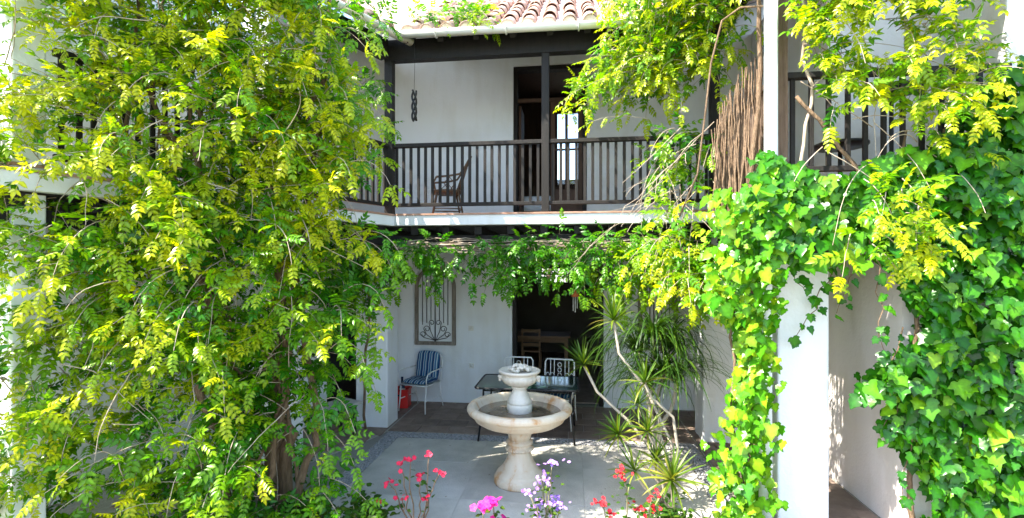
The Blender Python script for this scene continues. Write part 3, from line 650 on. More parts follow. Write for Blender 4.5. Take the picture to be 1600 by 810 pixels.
# dining room furniture and bed
dt = thing('dining_table', 'brown wooden dining table inside the dark room', 'table', (-1.0, 12.2, 0))
part('tabletop', MB().box((-.95, -.45, .71), (.95, .45, .755)), 'dining_wood', dt, bevel=.006)
for sx in (-.85, .85):
    for sy in (-.36, .36): part('leg', MB().box((sx - .04, sy - .04, 0), (sx + .04, sy + .04, .71)), 'dining_wood', dt)
part('apron', MB().box((-.81, -.40, .60), (.81, -.375, .708)), 'dining_wood', dt)
for (x, lab) in ((-.95, 'brown ladder-back chair in front of the middle of the dining table'), (-1.62, 'brown ladder-back chair at the end of the dining table by the door frame')):
    c = thing('dining_chair', lab, 'chair', (x, 11.55, 0))
    for sx in (-.2, .2):
        part('leg', MB().bar((sx, -.2, 0), (sx, -.24, .98), .04, .04), 'dining_wood', c); part('leg', MB().bar((sx, .2, 0), (sx, .2, .44), .04, .04), 'dining_wood', c)
    part('seat', MB().box((-.22, -.2, .44), (.22, .22, .47)), 'dining_wood', c)
    for z in (.58, .74, .90): part('slat', MB().box((-.18, -.245, z), (.18, -.22, z + .07)), 'dining_wood', c)
bd = thing('bed', 'bed with white linen and dark frame seen through the upper doorway', 'bed', (-.95, 10.3, FZ))
part('frame', MB().box((-.7, -.95, .12), (.7, .95, .32)), 'room_wood', bd); part('mattress', MB().box((-.68, -.93, .32), (.68, .93, .62)), 'sheet', bd, bevel=.06)
part('headboard', MB().box((-.7, .95, 0), (.7, 1.0, 1.1)), 'room_wood', bd)
for sx in (-.62, .62): part('leg', MB().box((sx - .04, -.9, 0), (sx + .04, -.82, .12)), 'room_wood', bd)
part('pillow', cushion(.6, .4, .16), 'sheet', bd, loc=(0, .7, .68))

#PLANTS
# ------------------------------------------------------------------ foliage machinery
def fold_leaf(L, Wd, curl=.12, fold=.25, pos=(0, 0, 0), ang=0., droop=0., wide=.42):
    # pointed leaflet along +x: midrib of four points, two margins
    ts = (0., .25, .6, 1.); ws = (0., wide * Wd * .95, wide * Wd * .80, 0.)
    v = []; ca, sa = math.cos(ang), math.sin(ang)
    for t, w in zip(ts, ws):
        for sg in ((0,) if w == 0 else (0, 1, -1)):
            x, y, z = t * L, sg * w, -curl * L * t * t + (abs(sg) * w * fold) - droop * t * L
            v.append((pos[0] + x * ca - y * sa, pos[1] + x * sa + y * ca, pos[2] + z))
    # 0 base ; 1 m1,2 l1,3 r1 ; 4 m2,5 l2,6 r2 ; 7 tip
    return v, [(0, 1, 2), (0, 3, 1), (1, 4, 5, 2), (1, 3, 6, 4), (4, 7, 5), (4, 6, 7)]
def pinnate(n, seed):
    r = random.Random(seed); V = []; Fs = []
    bend = r.uniform(.08, .40)
    for i in range(n):
        t = .22 + .70 * i / (n - 1); z = -bend * t * t
        for sg in (1, -1):
            L = (.34 - .10 * abs(t - .5)) * r.uniform(.85, 1.12)
            v, f = fold_leaf(L, L * .56, .2, .28, (t, 0, z), sg * R(r.uniform(46, 68)), r.uniform(-.05, .3) + t * .15, .5)
            k = len(V); V += v; Fs += [tuple(q + k for q in g) for g in f]
    v, f = fold_leaf(.36, .20, .3, .3, (.95, 0, -bend * .9), r.uniform(-.1, .1), bend, .5); k = len(V); V += v; Fs += [tuple(q + k for q in g) for g in f]
    k = len(V); w = .010   # rachis as a thin folded strip
    for t in (0, .35, .7, 1.0): V += [(t, w, -bend * t * t - .004), (t, -w, -bend * t * t - .004), (t, 0, -bend * t * t + .010)]
    for i in range(3):
        a = k + i * 3; Fs += [(a, a + 3, a + 5, a + 2), (a + 2, a + 5, a + 4, a + 1), (a + 1, a + 4, a + 3, a)]
    return np.array(V), Fs
PIN = [pinnate(n, s) for n, s in ((4, 1), (5, 2), (4, 3), (3, 4), (5, 5))]
def ivy(seed):
    r = random.Random(seed)
    # five-lobed leaf, tip along +x, blade attached at origin
    out = [(-.03, 0), (-.14, .12), (-.15, .28), (-.04, .42), (.12, .54), (.22, .40), (.36, .40), (.52, .40), (.62, .22), (.82, .10), (1.0, 0)]
    out = [(x * r.uniform(.95, 1.05), y * r.uniform(.88, 1.1)) for x, y in out]
    ring = out + [(x, -y * r.uniform(.9, 1.08)) for x, y in out[-2:0:-1]]
    c = r.uniform(.02, .3); V = [(.22, 0, .0), (.6, 0, -.03)]
    V += [(x, y, abs(y) * c * .9 - .22 * max(0, x - .3) ** 2 - .25 * (abs(y) > .35) * (abs(y) - .35)) for x, y in ring]
    n = len(ring); Fs = []
    for i in range(n):
        j = (i + 1) % n; m = 1 if (6 <= i <= n - 7) else 0
        Fs.append((m, 2 + i, 2 + j))
    Fs += [(0, 2 + 6, 1), (0, 1, 2 + n - 6)]
    return np.array(V) - np.array([0, 0, 0]), Fs
IVY = [ivy(s) for s in range(6)]

def basis(x, nrm):
    x = x / np.linalg.norm(x); y = np.cross(nrm, x); l = np.linalg.norm(y)
    y = y / l if l > 1e-5 else np.array([x[1], -x[0], 0.]) ; z = np.cross(x, y)
    return np.stack([x, y, z], 1)
def ribs(vs, fs):
    # 1 on the midrib, 0 on the margin: margins are the vertices that lie on an open edge
    cnt = {}
    for f in fs:
        for a, b in zip(f, f[1:] + f[:1]): k = (min(a, b), max(a, b)); cnt[k] = cnt.get(k, 0) + 1
    r = np.ones(len(vs))
    for (a, b), c in cnt.items():
        if c == 1: r[a] = r[b] = 0.
    return r
RIB = {}
def rib_of(vs, fs):
    if id(fs) not in RIB: RIB[id(fs)] = (ribs(vs, [tuple(int(q) for q in f) for f in fs]), fs)
    return RIB[id(fs)][0]
class Leaves:
    def __init__(s, variants): s.var = variants; s.items = []     # (variant, B(3x3)*scale, pos, tint)
    def add(s, v, B, sc, pos, tint): s.items.append((v, B * sc, np.array(pos, float), float(min(1, max(0, tint))), sc))
def bulk_mesh(name, leaves, idx, m):
    if not idx: return None
    V = []; F = []; Tn = []; Rb = []; n = 0
    loops = []; starts = []; tot = []
    for i in idx:
        v, B, p, t, sc = leaves.items[i]; vs, fs = leaves.var[v]
        w = vs @ B.T + p; V.append(w); Tn.append(np.full(len(vs), t)); Rb.append(rib_of(vs, fs))
        for f in fs: loops.append(np.array(f) + n); tot.append(len(f))
        n += len(vs)
    V = np.concatenate(V); Tn = np.concatenate(Tn); lp = np.concatenate(loops); tot = np.array(tot)
    me = bpy.data.meshes.new(name); me.vertices.add(len(V)); me.vertices.foreach_set('co', V.ravel())
    me.loops.add(len(lp)); me.loops.foreach_set('vertex_index', lp)
    me.polygons.add(len(tot)); st = np.concatenate([[0], np.cumsum(tot)[:-1]]); me.polygons.foreach_set('loop_start', st)
    me.update(calc_edges=True); a = me.attributes.new('tint', 'FLOAT', 'POINT'); a.data.foreach_set('value', Tn); a = me.attributes.new('rib', 'FLOAT', 'POINT'); a.data.foreach_set('value', np.concatenate(Rb))
    me.polygons.foreach_set('use_smooth', np.ones(len(tot), bool)); me.materials.append(M[m]); me.validate(); return me
LEAFMESH = {}
def leaf_mesh(key, vs, fs, t, m, name):
    k = (key, round(t * 7), m)
    if k not in LEAFMESH:
        me = bpy.data.meshes.new(name); me.from_pydata([tuple(v) for v in vs], [], [tuple(int(q) for q in f) for f in fs])
        me.polygons.foreach_set('use_smooth', np.ones(len(fs), bool)); a = me.attributes.new('tint', 'FLOAT', 'POINT'); a.data.foreach_set('value', np.full(len(vs), round(t * 7) / 7)); a = me.attributes.new('rib', 'FLOAT', 'POINT'); a.data.foreach_set('value', rib_of(vs, fs)); me.materials.append(M[m]); LEAFMESH[k] = me
    return LEAFMESH[k]
def plant(root, leaves, m, key, single=300, leafname='leaf', bulkname='foliage', front=None, keep=False):
    # the leaves that show largest become parts of their own, the rest one part
    loc = np.array(wloc(root)); n = len(leaves.items); camp = np.array((0, 0, 2.4))
    for it in leaves.items: it[2][:] -= 0
    sc = []
    for i, (v, B, p, t, s) in enumerate(leaves.items):
        d = p + B[:, 0] * .5 - camp; r = np.linalg.norm(d); nz = abs((B[:, 2] / s) @ d) / r
        fr = front(p) if front else 0.
        sc.append((s / r * (.35 + nz) * (1 + 1.2 * fr), i))
    sc.sort(reverse=True); top = [i for _, i in sc[:single]]; rest = [i for _, i in sc[single:]]
    for i in top:
        v, B, p, t, s = leaves.items[i]; vs, fs = leaves.var[v]
        o = bpy.data.objects.new(leafname, leaf_mesh((key, v), vs, fs, t, m, leafname)); C.objects.link(o); o.parent = root
        Mx = Matrix([list(B[0]) + [p[0] - loc[0]], list(B[1]) + [p[1] - loc[1]], list(B[2]) + [p[2] - loc[2]], [0, 0, 0, 1]]); o.matrix_local = Mx
    if rest:
        for i in rest: leaves.items[i][2][:] -= loc
        me = bulk_mesh(bulkname, leaves, rest, m); o = bpy.data.objects.new(bulkname, me); C.objects.link(o); o.parent = root; o['kind'] = 'stuff'
def arr(*a): return np.array(a, float)
def nrmz(v): return v / (np.linalg.norm(v) + 1e-9)
def shoot(rg, p, d, L, droop, step=.085, wob=.35):
    p = arr(*p); d = nrmz(arr(*d)); pts = [p.copy()]; n = max(3, int(L / step))
    for i in range(n):
        d = nrmz(d + arr(rg.gauss(0, wob), rg.gauss(0, wob), rg.gauss(0, wob) * .7) * step * 2 + arr(0, 0, -droop * step * (1 + i / n)))
        p = p + d * step; pts.append(p.copy())
    return pts
def dress(rg, lv, pts, size, tint0, tint1, out, every=1, start=0.0, nv=5, up=.8):
    # opposite pairs of compound leaves along a shoot
    n = len(pts); roll = rg.uniform(0, 3.14)
    for i in range(max(1, int(start * n)), n, every):
        d = nrmz(pts[i] - pts[i - 1]); u = i / (n - 1)
        a = np.cross(d, arr(0, 0, 1)); a = nrmz(a) if np.linalg.norm(a) > .15 else nrmz(np.cross(d, out)); b = np.cross(a, d)
        roll += 1.57
        for sg in (1, -1):
            if rg.random() < .10: continue
            side = (a * math.cos(roll) + b * math.sin(roll)) * sg
            x = nrmz(side * .9 + d * rg.uniform(.3, .8) + out * rg.uniform(.0, .5) + arr(0, 0, rg.uniform(-.45, .3)) + arr(rg.gauss(0, .2), rg.gauss(0, .2), rg.gauss(0, .2)))
            nm = nrmz(arr(0, 0, up) + out * rg.uniform(.1, .9) + arr(rg.gauss(0, .3), rg.gauss(0, .3), rg.gauss(0, .2)))
            s = size * rg.uniform(.7, 1.2) * (1.0 - .35 * u)
            lv.add(rg.randrange(nv), basis(x, nm), s, pts[i], tint0 + (tint1 - tint0) * u ** 1.4 + rg.gauss(0, .09))
    d = nrmz(pts[-1] - pts[-2]); lv.add(rg.randrange(nv), basis(d, nrmz(arr(0, 0, 1) + out * .5)), size * .7, pts[-1], tint1)
def twigs(root, name, paths, m, r0=.005, r1=.002, n=4, kind='stuff'):
    k = MB()
    for p in paths: k.tube(p, list(np.linspace(r0, r1, len(p))), n, False)
    o = part(name, k, m, root, True)
    if kind: o['kind'] = kind
    return o
def wander(rg, a, b, n, amp):
    a, b = arr(*a), arr(*b); pts = []; off = np.zeros(3)
    for i in range(n + 1):
        t = i / n; off = off * .8 + arr(rg.gauss(0, amp), rg.gauss(0, amp), rg.gauss(0, amp * .5)); w = math.sin(math.pi * t) ** .5 if 0 < t < 1 else 0
        pts.append(a + (b - a) * t + off * w)
    return pts

# ------------------------------------------------------------------ big trumpet vine on the left wing
rg = random.Random(11)
VQ = Vector((-2.15, 4.35)); VD = Vector((-.92, -.391)).normalized(); VN = Vector((.391, -.92)).normalized()   # the vine's front drapes before the wing
TV = thing('trumpet_vine', 'huge sunlit yellow-green climbing vine covering the left wing from ground to roof', 'vine', (-2.75, 4.3, 0))
lv = Leaves(PIN); tw = []
n3 = arr(VN.x, VN.y, 0); d3 = arr(VD.x, VD.y, 0)
def lp3(s, o, z): p = VQ + VD * s + VN * o; return arr(p.x, p.y, z)
def dens(s, z):
    v = 1.
    lim = .06 if z > 4.2 else (-.10 if z > 1.9 else (.2 if z > .9 else .40))
    if s < lim: return 0.
    if s < lim + .2: v *= .6
    if s < .45 and 2.6 < z < 4.9: v *= 1.5
    if s > 1.85 and 3.0 < z < 4.7: v *= .40
    if .95 < s < 1.8 and 3.2 < z < 3.75: v *= .62      # balustrade glimpsed
    if .95 < s < 2.15 and .35 < z < 1.6: v *= .30
    if s > 1.7 and 1.3 < z < 2.3: v *= .7
    return v
cnt = 0
while cnt < 1260:
    s, z = rg.uniform(-.12, 2.75), rg.uniform(.1, 5.7)
    if rg.random() * 1.5 > dens(s, z): continue
    cnt += 1
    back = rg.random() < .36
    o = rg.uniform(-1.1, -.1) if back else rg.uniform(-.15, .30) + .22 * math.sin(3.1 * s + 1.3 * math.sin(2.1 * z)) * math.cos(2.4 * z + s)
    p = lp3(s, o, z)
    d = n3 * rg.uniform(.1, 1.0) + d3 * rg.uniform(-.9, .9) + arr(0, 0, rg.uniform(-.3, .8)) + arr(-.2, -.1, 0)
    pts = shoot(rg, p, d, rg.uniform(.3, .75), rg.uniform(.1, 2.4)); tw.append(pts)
    yel = .47 + .32 * rg.random() + (.08 if z > 2.6 else 0) + (.06 if s > 1.2 else 0) + (.10 if (s < .5 and z > 2.4) else 0) - (.16 if (z < 1.6 and s < .9) else 0) - (.18 if back else 0)  # random leaf yellowing, plus lit parts painted yellower and shaded parts darker by position
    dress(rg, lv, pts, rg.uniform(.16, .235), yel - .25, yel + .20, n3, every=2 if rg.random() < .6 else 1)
# long trailing sprays off the right edge
for (s, o, z, L, dr) in ((.1, .1, 4.5, .6, 1.5), (.05, .1, 3.9, .6, 2.2), (.0, .2, 3.3, .6, 2.4), (.0, .1, 2.7, .7, 2.0), (.0, .2, 2.1, .6, 2.2), (.1, .2, 1.7, .6, 2.0), (.1, .2, 1.3, .6, 2.2), (.25, .2, .95, .6, 1.5), (.2, .3, .6, .6, 1.4), (.0, -.1, 1.9, .6, 3.)):
    for k in range(2):
        pts = shoot(rg, lp3(s + rg.uniform(-.12, .12), o, z + rg.uniform(-.12, .12)), n3 * .4 - d3 * rg.uniform(.1, .7) + arr(0, 0, rg.uniform(-.1, .5)), L, dr); tw.append(pts)
        q = .40 if z < 3 else .62  # lower sprays tinted darker, painting the vine's shaded part
        dress(rg, lv, pts, .22, q - .15, q + .2, n3, every=2)
# shoots over the roof corner and down to the balcony rail
for (s, o, z, L, dr) in ((.75, .25, 4.75, .6, 2.), (.9, .5, 5.6, .5, 2.), (.6, .45, 5.5, .4, 3.), (1.2, .4, 5.4, .6, 1.), (.5, .2, 4.3, .5, 2.), (.9, .3, 3.6, .5, 2.), (1.3, .3, 4.6, .6, 2.), (1.4, .3, 5.3, .6, 2.)):
    for k in range(3):
        x, y = LP(s + rg.uniform(-.15, .15), o); pts = shoot(rg, (x, y, z), (rg.uniform(-.2, .9), rg.uniform(-.8, 0), rg.uniform(-.1, .4)), L, dr); tw.append(pts); dress(rg, lv, pts, .21, .3, .6, n3, every=2)
# runners lying on the roof and gutter
for k in range(26):
    p = arr(-2.45 + rg.uniform(-.1, 1.25) ** 1, ye + rg.uniform(-.05, .5), 0); p[2] = hb(p[0], p[1]) + rg.uniform(.1, .25)
    pts = shoot(rg, p, arr(rg.uniform(-.2, 1), rg.uniform(-.7, .2), .2), rg.uniform(.25, .6), 2.2); tw.append(pts); dress(rg, lv, pts, .19, .35, .75, arr(0, -1, 0), every=2)
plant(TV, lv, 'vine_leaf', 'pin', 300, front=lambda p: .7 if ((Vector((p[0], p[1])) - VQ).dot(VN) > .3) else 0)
twigs(TV, 'twigs', tw, 'twig', .0045, .002)
# woody stems
for i in range(13):
    s0 = .55 + rg.uniform(-.3, .4); s1 = rg.uniform(.1, 2.2); z1 = rg.uniform(3.4, 5.6)
    a = wander(rg, lp3(s0, -.15 + rg.uniform(-.15, .25), 0), lp3(.55 * s0 + .45 * s1, -.1 + rg.uniform(-.2, .2), 2.2), 14, .045); b = wander(rg, a[-1], lp3(s1, -.25, z1), 14, .055)
    r = rg.choice((.014, .02, .028, .04)) if i else .065
    part('stem', MB().tube(a + b[1:], list(np.linspace(r, r * .4, len(a) + len(b) - 1)), 8), 'bark', TV, True)
dry = []
for i in range(110):
    s = rg.uniform(.1, 2.5); p = lp3(s, rg.uniform(-.2, .4), rg.uniform(.6, 4.6))
    dry.append(shoot(rg, p, n3 * rg.uniform(-.3, .8) + d3 * rg.uniform(-1, 1) + arr(0, 0, rg.uniform(-.8, .5)), rg.uniform(.3, .9), rg.uniform(.0, 2.5), .06, .9))
twigs(TV, 'dry_twigs', dry, 'twig', .005, .0018, 5)

# ------------------------------------------------------------------ vine draped along the beam under the balcony
rg = random.Random(23)
BV = thing('shade_vine', 'green vine toned dark for shade, hanging in garlands along the beam under the balcony', 'vine', (-2.7, 6.95, 0))
lv = Leaves(PIN); tw = []; out = arr(0, -1, 0)
def garland(x0, x1, n, z0, z1, Lmin, Lmax, t0, t1, yb=6.72, size=(.19, .27), every=2):  # leaf tints set low to paint the shade under the balcony
    for k in range(n):
        x = rg.uniform(x0, x1); p = arr(x, yb + rg.uniform(-.25, .1), rg.uniform(z0, z1))
        pts = shoot(rg, p, arr(rg.uniform(-.9, .9), rg.uniform(-.9, -.1), rg.uniform(-.3, .5)), rg.uniform(Lmin, Lmax), rg.uniform(1.5, 4.)); tw.append(pts)
        dress(rg, lv, pts, rg.uniform(*size), t0, t1, out, every=every)
garland(-3.35, -2.55, 44, 2.1, 2.8, .3, .7, .25, .58)
garland(-3.3, -2.75, 10, 1.7, 2.3, .3, .55, .25, .55)
garland(-2.6, -1.9, 16, 2.5, 2.8, .25, .6, .25, .5)
garland(-1.95, -1.0, 14, 2.45, 2.8, .3, .65, .2, .45)
garland(-1.05, -.55, 22, 2.3, 2.8, .25, .55, .2, .45)
garland(-.55, .0, 16, 2.62, 2.85, .1, .28, .2, .45)
garland(.0, .5, 24, 2.3, 2.8, .25, .6, .2, .5)
garland(.45, 1.75, 66, 2.3, 2.85, .3, .7, .35, .68)
garland(1.2, 1.8, 16, 1.95, 2.5, .3, .6, .4, .75, 6.5)
plant(BV, lv, 'vine_leaf', 'pin', 300); twigs(BV, 'twigs', tw, 'stalk', .0045, .002)
bun = []
for k in range(50):
    x0 = rg.uniform(-3.2, .6); x1 = x0 + rg.uniform(.8, 2.2); zz = 2.70 + rg.uniform(-.06, .08)
    bun.append(wander(rg, (x0, 6.80 + rg.uniform(-.05, .04), zz), (min(x1, 1.8), 6.80 + rg.uniform(-.05, .04), zz + rg.uniform(-.1, .06)), 14, .02))
twigs(BV, 'dry_stems', bun, 'twig', .008, .005, 5)
part('stem', MB().tube(wander(rg, (-3.05, 7.0, 0), (-2.95, 6.95, 2.75), 14, .02), .02, 7), 'bark', BV, True)

# ------------------------------------------------------------------ vine on the right wing
rg = random.Random(31)
RV = thing('trumpet_vine', 'bright yellow-green vine spilling over the right wing railing and corner', 'vine', (1.62, 5.3, 0))
lv = Leaves(PIN); tw = []
def spray(n, bx, dirr, Lr, dr, t0, t1, size=(.17, .25), every=2, out=arr(-.4, -.9, 0)):
    for k in range(n):
        p = arr(*[rg.uniform(a, b) for a, b in bx]); d = arr(*[rg.uniform(a, b) for a, b in dirr])
        pts = shoot(rg, p, d, rg.uniform(*Lr), rg.uniform(*dr)); tw.append(pts); dress(rg, lv, pts, rg.uniform(*size), t0 + rg.uniform(-.08, .08), t1, out, every)
spray(60, ((1.2, 1.75), (4.8, 5.7), (5.0, 5.9)), ((-.9, .3), (-.9, .2), (-.2, .6)), (.25, .5), (1., 3.), .45, .88)
spray(190, ((.85, 1.7), (5.6, 6.5), (4.55, 5.9)), ((-.9, .3), (-.9, .2), (-.2, .6)), (.3, .7), (1., 3.), .45, .88)
spray(24, ((.15, .8), (6.0, 6.5), (4.5, 5.2)), ((-1., -.1), (-.4, .1), (-.4, .2)), (.25, .5), (.5, 2.), .4, .8)
spray(26, ((.55, 1.2), (5.7, 6.5), (4.6, 5.7)), ((-1., -.1), (-.6, .2), (-.3, .3)), (.25, .6), (1., 2.5), .45, .85)
spray(26, ((.9, 1.6), (5.5, 6.5), (3.2, 4.1)), ((-.9, .1), (-.8, .0), (-.3, .3)), (.25, .55), (1., 3.), .30, .7)
spray(135, ((1.95, 3.3), (4.35, 4.65), (4.45, 5.4)), ((-.5, .5), (-1., -.2), (-.2, .6)), (.25, .5), (1., 3.), .5, .92)
spray(16, ((1.95, 2.3), (4.35, 4.6), (3.8, 4.4)), ((-.6, .6), (-1., -.2), (-.6, .4)), (.2, .45), (1., 3.), .45, .85)
spray(30, ((2.5, 3.2), (4.3, 4.6), (3.85, 4.4)), ((-.6, .6), (-1., -.2), (-.4, .4)), (.25, .5), (1., 3.), .5, .92)
spray(12, ((2.7, 3.1), (4.2, 4.5), (3.3, 3.9)), ((-.6, .6), (-1., -.2), (-.4, .4)), (.2, .45), (1., 3.), .5, .92)
spray(16, ((2.2, 2.8), (4.1, 4.4), (2.5, 3.2)), ((-.6, .6), (-1., -.2), (-.6, .4)), (.25, .5), (1., 3.), .5, .92)
spray(34, ((.9, 1.75), (5.0, 6.4), (2.2, 3.1)), ((-.8, .2), (-1., -.1), (-.6, .3)), (.25, .6), (1., 3.), .5, .92)
# a long spray reaching left across the doorway
pts = shoot(rg, (1.1, 6.0, 4.75), (-1, -.25, -.05), 1.35, .35, .085, .15); tw.append(pts); dress(rg, lv, pts, .23, .5, .75, arr(0, -1, 0), 2, .25)
pts = shoot(rg, (.9, 6.0, 4.15), (-1, -.2, .25), .8, .6, .085, .15); tw.append(pts); dress(rg, lv, pts, .22, .5, .8, arr(0, -1, 0), 2, .2)
plant(RV, lv, 'vine_leaf', 'pin', 300); twigs(RV, 'twigs', tw, 'twig', .0045, .002)
part('stem', MB().tube(wander(rg, (1.66, 4.9, 0), (1.66, 4.85, 3.2), 14, .02) + wander(rg, (1.66, 4.85, 3.3), (1.68, 4.72, 5.6), 12, .015), list(np.linspace(.035, .018, 28)), 8), 'bark', RV, True)
part('stem', MB().tube([(1.68, 4.62, 4.72), (1.50, 4.66, 4.74), (1.36, 4.72, 4.66), (1.28, 4.78, 4.3), (1.24, 4.85, 3.8), (1.20, 4.95, 3.3), (1.05, 5.05, 2.9)], .009, 7), 'bark', RV, True)
part('stem', MB().tube(wander(rg, (2.0, 4.62, 2.9), (1.98, 4.6, 5.2), 12, .03), .014, 7), 'twig', RV, True)
part('stem', MB().tube(wander(rg, (1.95, 4.6, 3.9), (2.5, 4.55, 3.1), 10, .015), .016, 7), 'bark', RV, True)
dry = []
for k in range(36):
    p = arr(rg.uniform(.9, 1.5), rg.uniform(5.5, 6.3), rg.uniform(2.9, 4.0)); dry.append(shoot(rg, p, (rg.uniform(-1, .4), rg.uniform(-.6, .3), rg.uniform(-.9, .3)), rg.uniform(.4, 1.2), rg.uniform(0, 2.5), .08, .35))
for k in range(20):
    p = arr(rg.uniform(1.9, 3.0), rg.uniform(4.4, 4.6), rg.uniform(3.2, 4.8)); dry.append(shoot(rg, p, (rg.uniform(-1, 1), -.2, rg.uniform(-.9, .3)), rg.uniform(.4, 1.), rg.uniform(0, 2.), .08, .35))
for k in range(2): dry.append(wander(rg, (1.45, 5.3, 3.9), (rg.uniform(-.1, .4), 5.9, rg.uniform(1.9, 2.9)), 16, .025))
old = []
for k in range(46):
    u = rg.random(); x = 1.40 + .30 * u; y = 5.12 - .22 * u + rg.uniform(-.08, .08); old.append(wander(rg, (x + rg.uniform(-.04, .04), y, 2.85), (x + rg.uniform(-.03, .03), y, 3.85 + .5 * u + rg.uniform(-.15, .12)), 12, .008))
twigs(RV, 'dead_stems', old, 'bark', .012, .006, 5)
twigs(RV, 'dry_twigs', dry, 'twig', .0045, .002, 5)

# ------------------------------------------------------------------ ivy
def ivy_patch(lv, rg, n, fn, size, t0, t1, hang=.75, out=arr(0, -1, 0)):
    for k in range(n):
        q = fn()
        if q is None: continue
        p, depth = q      # depth 0 back .. 1 front
        x = nrmz(arr(rg.gauss(0, .45), rg.gauss(0, .2), -hang) + out * rg.uniform(.0, .5))
        nm = nrmz(out * 1.0 + arr(0, 0, rg.uniform(-.1, 1.3)) + arr(rg.gauss(-.2, .5), 0, rg.gauss(0, .25)))
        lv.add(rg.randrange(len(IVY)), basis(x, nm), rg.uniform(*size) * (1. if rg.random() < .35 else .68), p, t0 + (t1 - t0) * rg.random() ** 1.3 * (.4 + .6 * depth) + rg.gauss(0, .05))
rg = random.Random(47)
IV1 = thing('ivy', 'dense glossy green ivy with large lobed leaves climbing the right front wall', 'ivy', (3.3, 4.6, 0))
lv = Leaves(IVY)
def lump(x, z): return .5 + .5 * math.sin(2.3 * x + 1.7 * math.sin(1.9 * z)) * math.cos(1.6 * z + .8 * x)
def fwall():
    z = rg.uniform(0, 4.1); x = rg.uniform(2.35, 4.2)
    left = 2.78 + .16 * math.sin(z * 4.1) + (.10 if z < .9 else 0) - (.36 if 1.3 < z < 2.9 else 0) * (.5 + .5 * math.sin(z * 2.6 - 1.))
    if z > 3.05: left = 2.75 + (z - 3.05) * .75
    if x < left: return None
    if z > 3.2 + .9 * min(1, (x - 2.7) / .9): return None
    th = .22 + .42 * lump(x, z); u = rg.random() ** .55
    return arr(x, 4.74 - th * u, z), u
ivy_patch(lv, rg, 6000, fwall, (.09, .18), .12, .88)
def fslab():
    z = rg.uniform(2.45, 3.3); x = rg.uniform(1.55, 2.8)
    if z < 2.75 and x > 1.95 and rg.random() < .8: return None
    u = rg.random() ** .6; return arr(x, 4.62 - .30 * u * (.5 + lump(x, z)), z + .1 * math.sin(5 * x)), u
ivy_patch(lv, rg, 760, fslab, (.09, .18), .3, .92)
# trailing ends
tr = []
for (a, b, n) in (((2.75, 4.5, 1.9), (2.62, 4.55, .95), 10), ((2.45, 4.55, 2.5), (2.28, 4.6, 2.0), 6), ((2.30, 4.66, 2.5), (1.98, 4.68, 1.78), 9), ((2.70, 4.5, 1.3), (2.74, 4.5, .45), 8), ((2.5, 4.5, 2.7), (2.62, 4.5, 1.6), 10), ((3.35, 4.5, 4.75), (4.1, 4.45, 4.62), 7), ((1.75, 4.5, 2.8), (2.02, 4.55, 2.15), 8)):
    w = wander(rg, a, b, n, .03); tr.append(w)
    for p in w[1:]:
        for _ in range(2 if n > 7 else 1):
            ivy_patch(lv, rg, 1, lambda: (p + arr(rg.gauss(0, .03), -rg.random() * .06, rg.gauss(0, .03)), .8), (.07, .12), .2, .7)
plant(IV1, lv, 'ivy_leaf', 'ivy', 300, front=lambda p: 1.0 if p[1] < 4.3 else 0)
twigs(IV1, 'runners', tr, 'bark', .006, .003, 5)
for k in range(5): part('stem', MB().tube(wander(rg, (3.0 + .25 * k, 4.72, 0), (2.9 + .3 * k, 4.70, 3.6), 14, .04), list(np.linspace(.025, .01, 15)), 7), 'bark', IV1, True)
rg = random.Random(53)
IV2 = thing('ivy', 'yellow-green ivy climbing the drainpipe side of the white front pillar', 'ivy', (1.55, 4.85, 0))
lv = Leaves(IVY)
def fcol():
    z = rg.uniform(0, 3.1); w = .40 + .14 * math.sin(z * 3.) if z < 2 else .55
    u = rg.random(); x = RX - .10 - w * u; y = 4.75 + rg.uniform(-.42, .18) * (1 if z < 2.3 else 1.3)
    if z < 1.3 and u > .75 and rg.random() < .6: return None
    if u < .25 and z < 2.0 and rg.random() < .5: return None
    return arr(x, y, z), .5 + .5 * u
ivy_patch(lv, rg, 1350, fcol, (.075, .14), .5, 1.05, out=nrmz(arr(-.7, -.7, 0)))
plant(IV2, lv, 'ivy_leaf', 'ivy', 300)
tr = [wander(rg, (1.55 + .05 * k, 4.85 + .05 * k, 0), (1.5 + .08 * k, 4.8 + .05 * k, 3.0), 16, .035) for k in range(5)]
for w in tr: part('stem', MB().tube(w, list(np.linspace(.018, .008, len(w))), 6), 'bark', IV2, True)

# ------------------------------------------------------------------ dracaena, strap-leaved plant
def blade(L, Wd, droop, n=5, keel=.25):
    V = []; Fs = []
    for i in range(n + 1):
        t = i / n; w = Wd * (min(1, t * 4 + .55)) * (1 - t ** 3) / 2 + .0008; a = droop * t
        x = L * (math.sin(a) / droop if droop > .02 else t); z = -L * ((1 - math.cos(a)) / droop if droop > .02 else 0)
        V += [(x, 0, z), (x, w, z + w * keel), (x, -w, z + w * keel)]
    for i in range(n):
        a = 3 * i; Fs += [(a, a + 3, a + 4, a + 1), (a, a + 2, a + 5, a + 3)]
    return np.array(V), Fs
BL = [blade(1., .075, d) for d in (.15, .5, .9)] + [blade(1., .02, d, 9) for d in (2.0, 2.5, 2.9)]
rg = random.Random(61)
DR = thing('dracaena', 'dracaena with spiky leaf rosettes on bare curving grey stems beside the patio', 'plant', (.93, 5.10, 0))
lv = Leaves(BL)
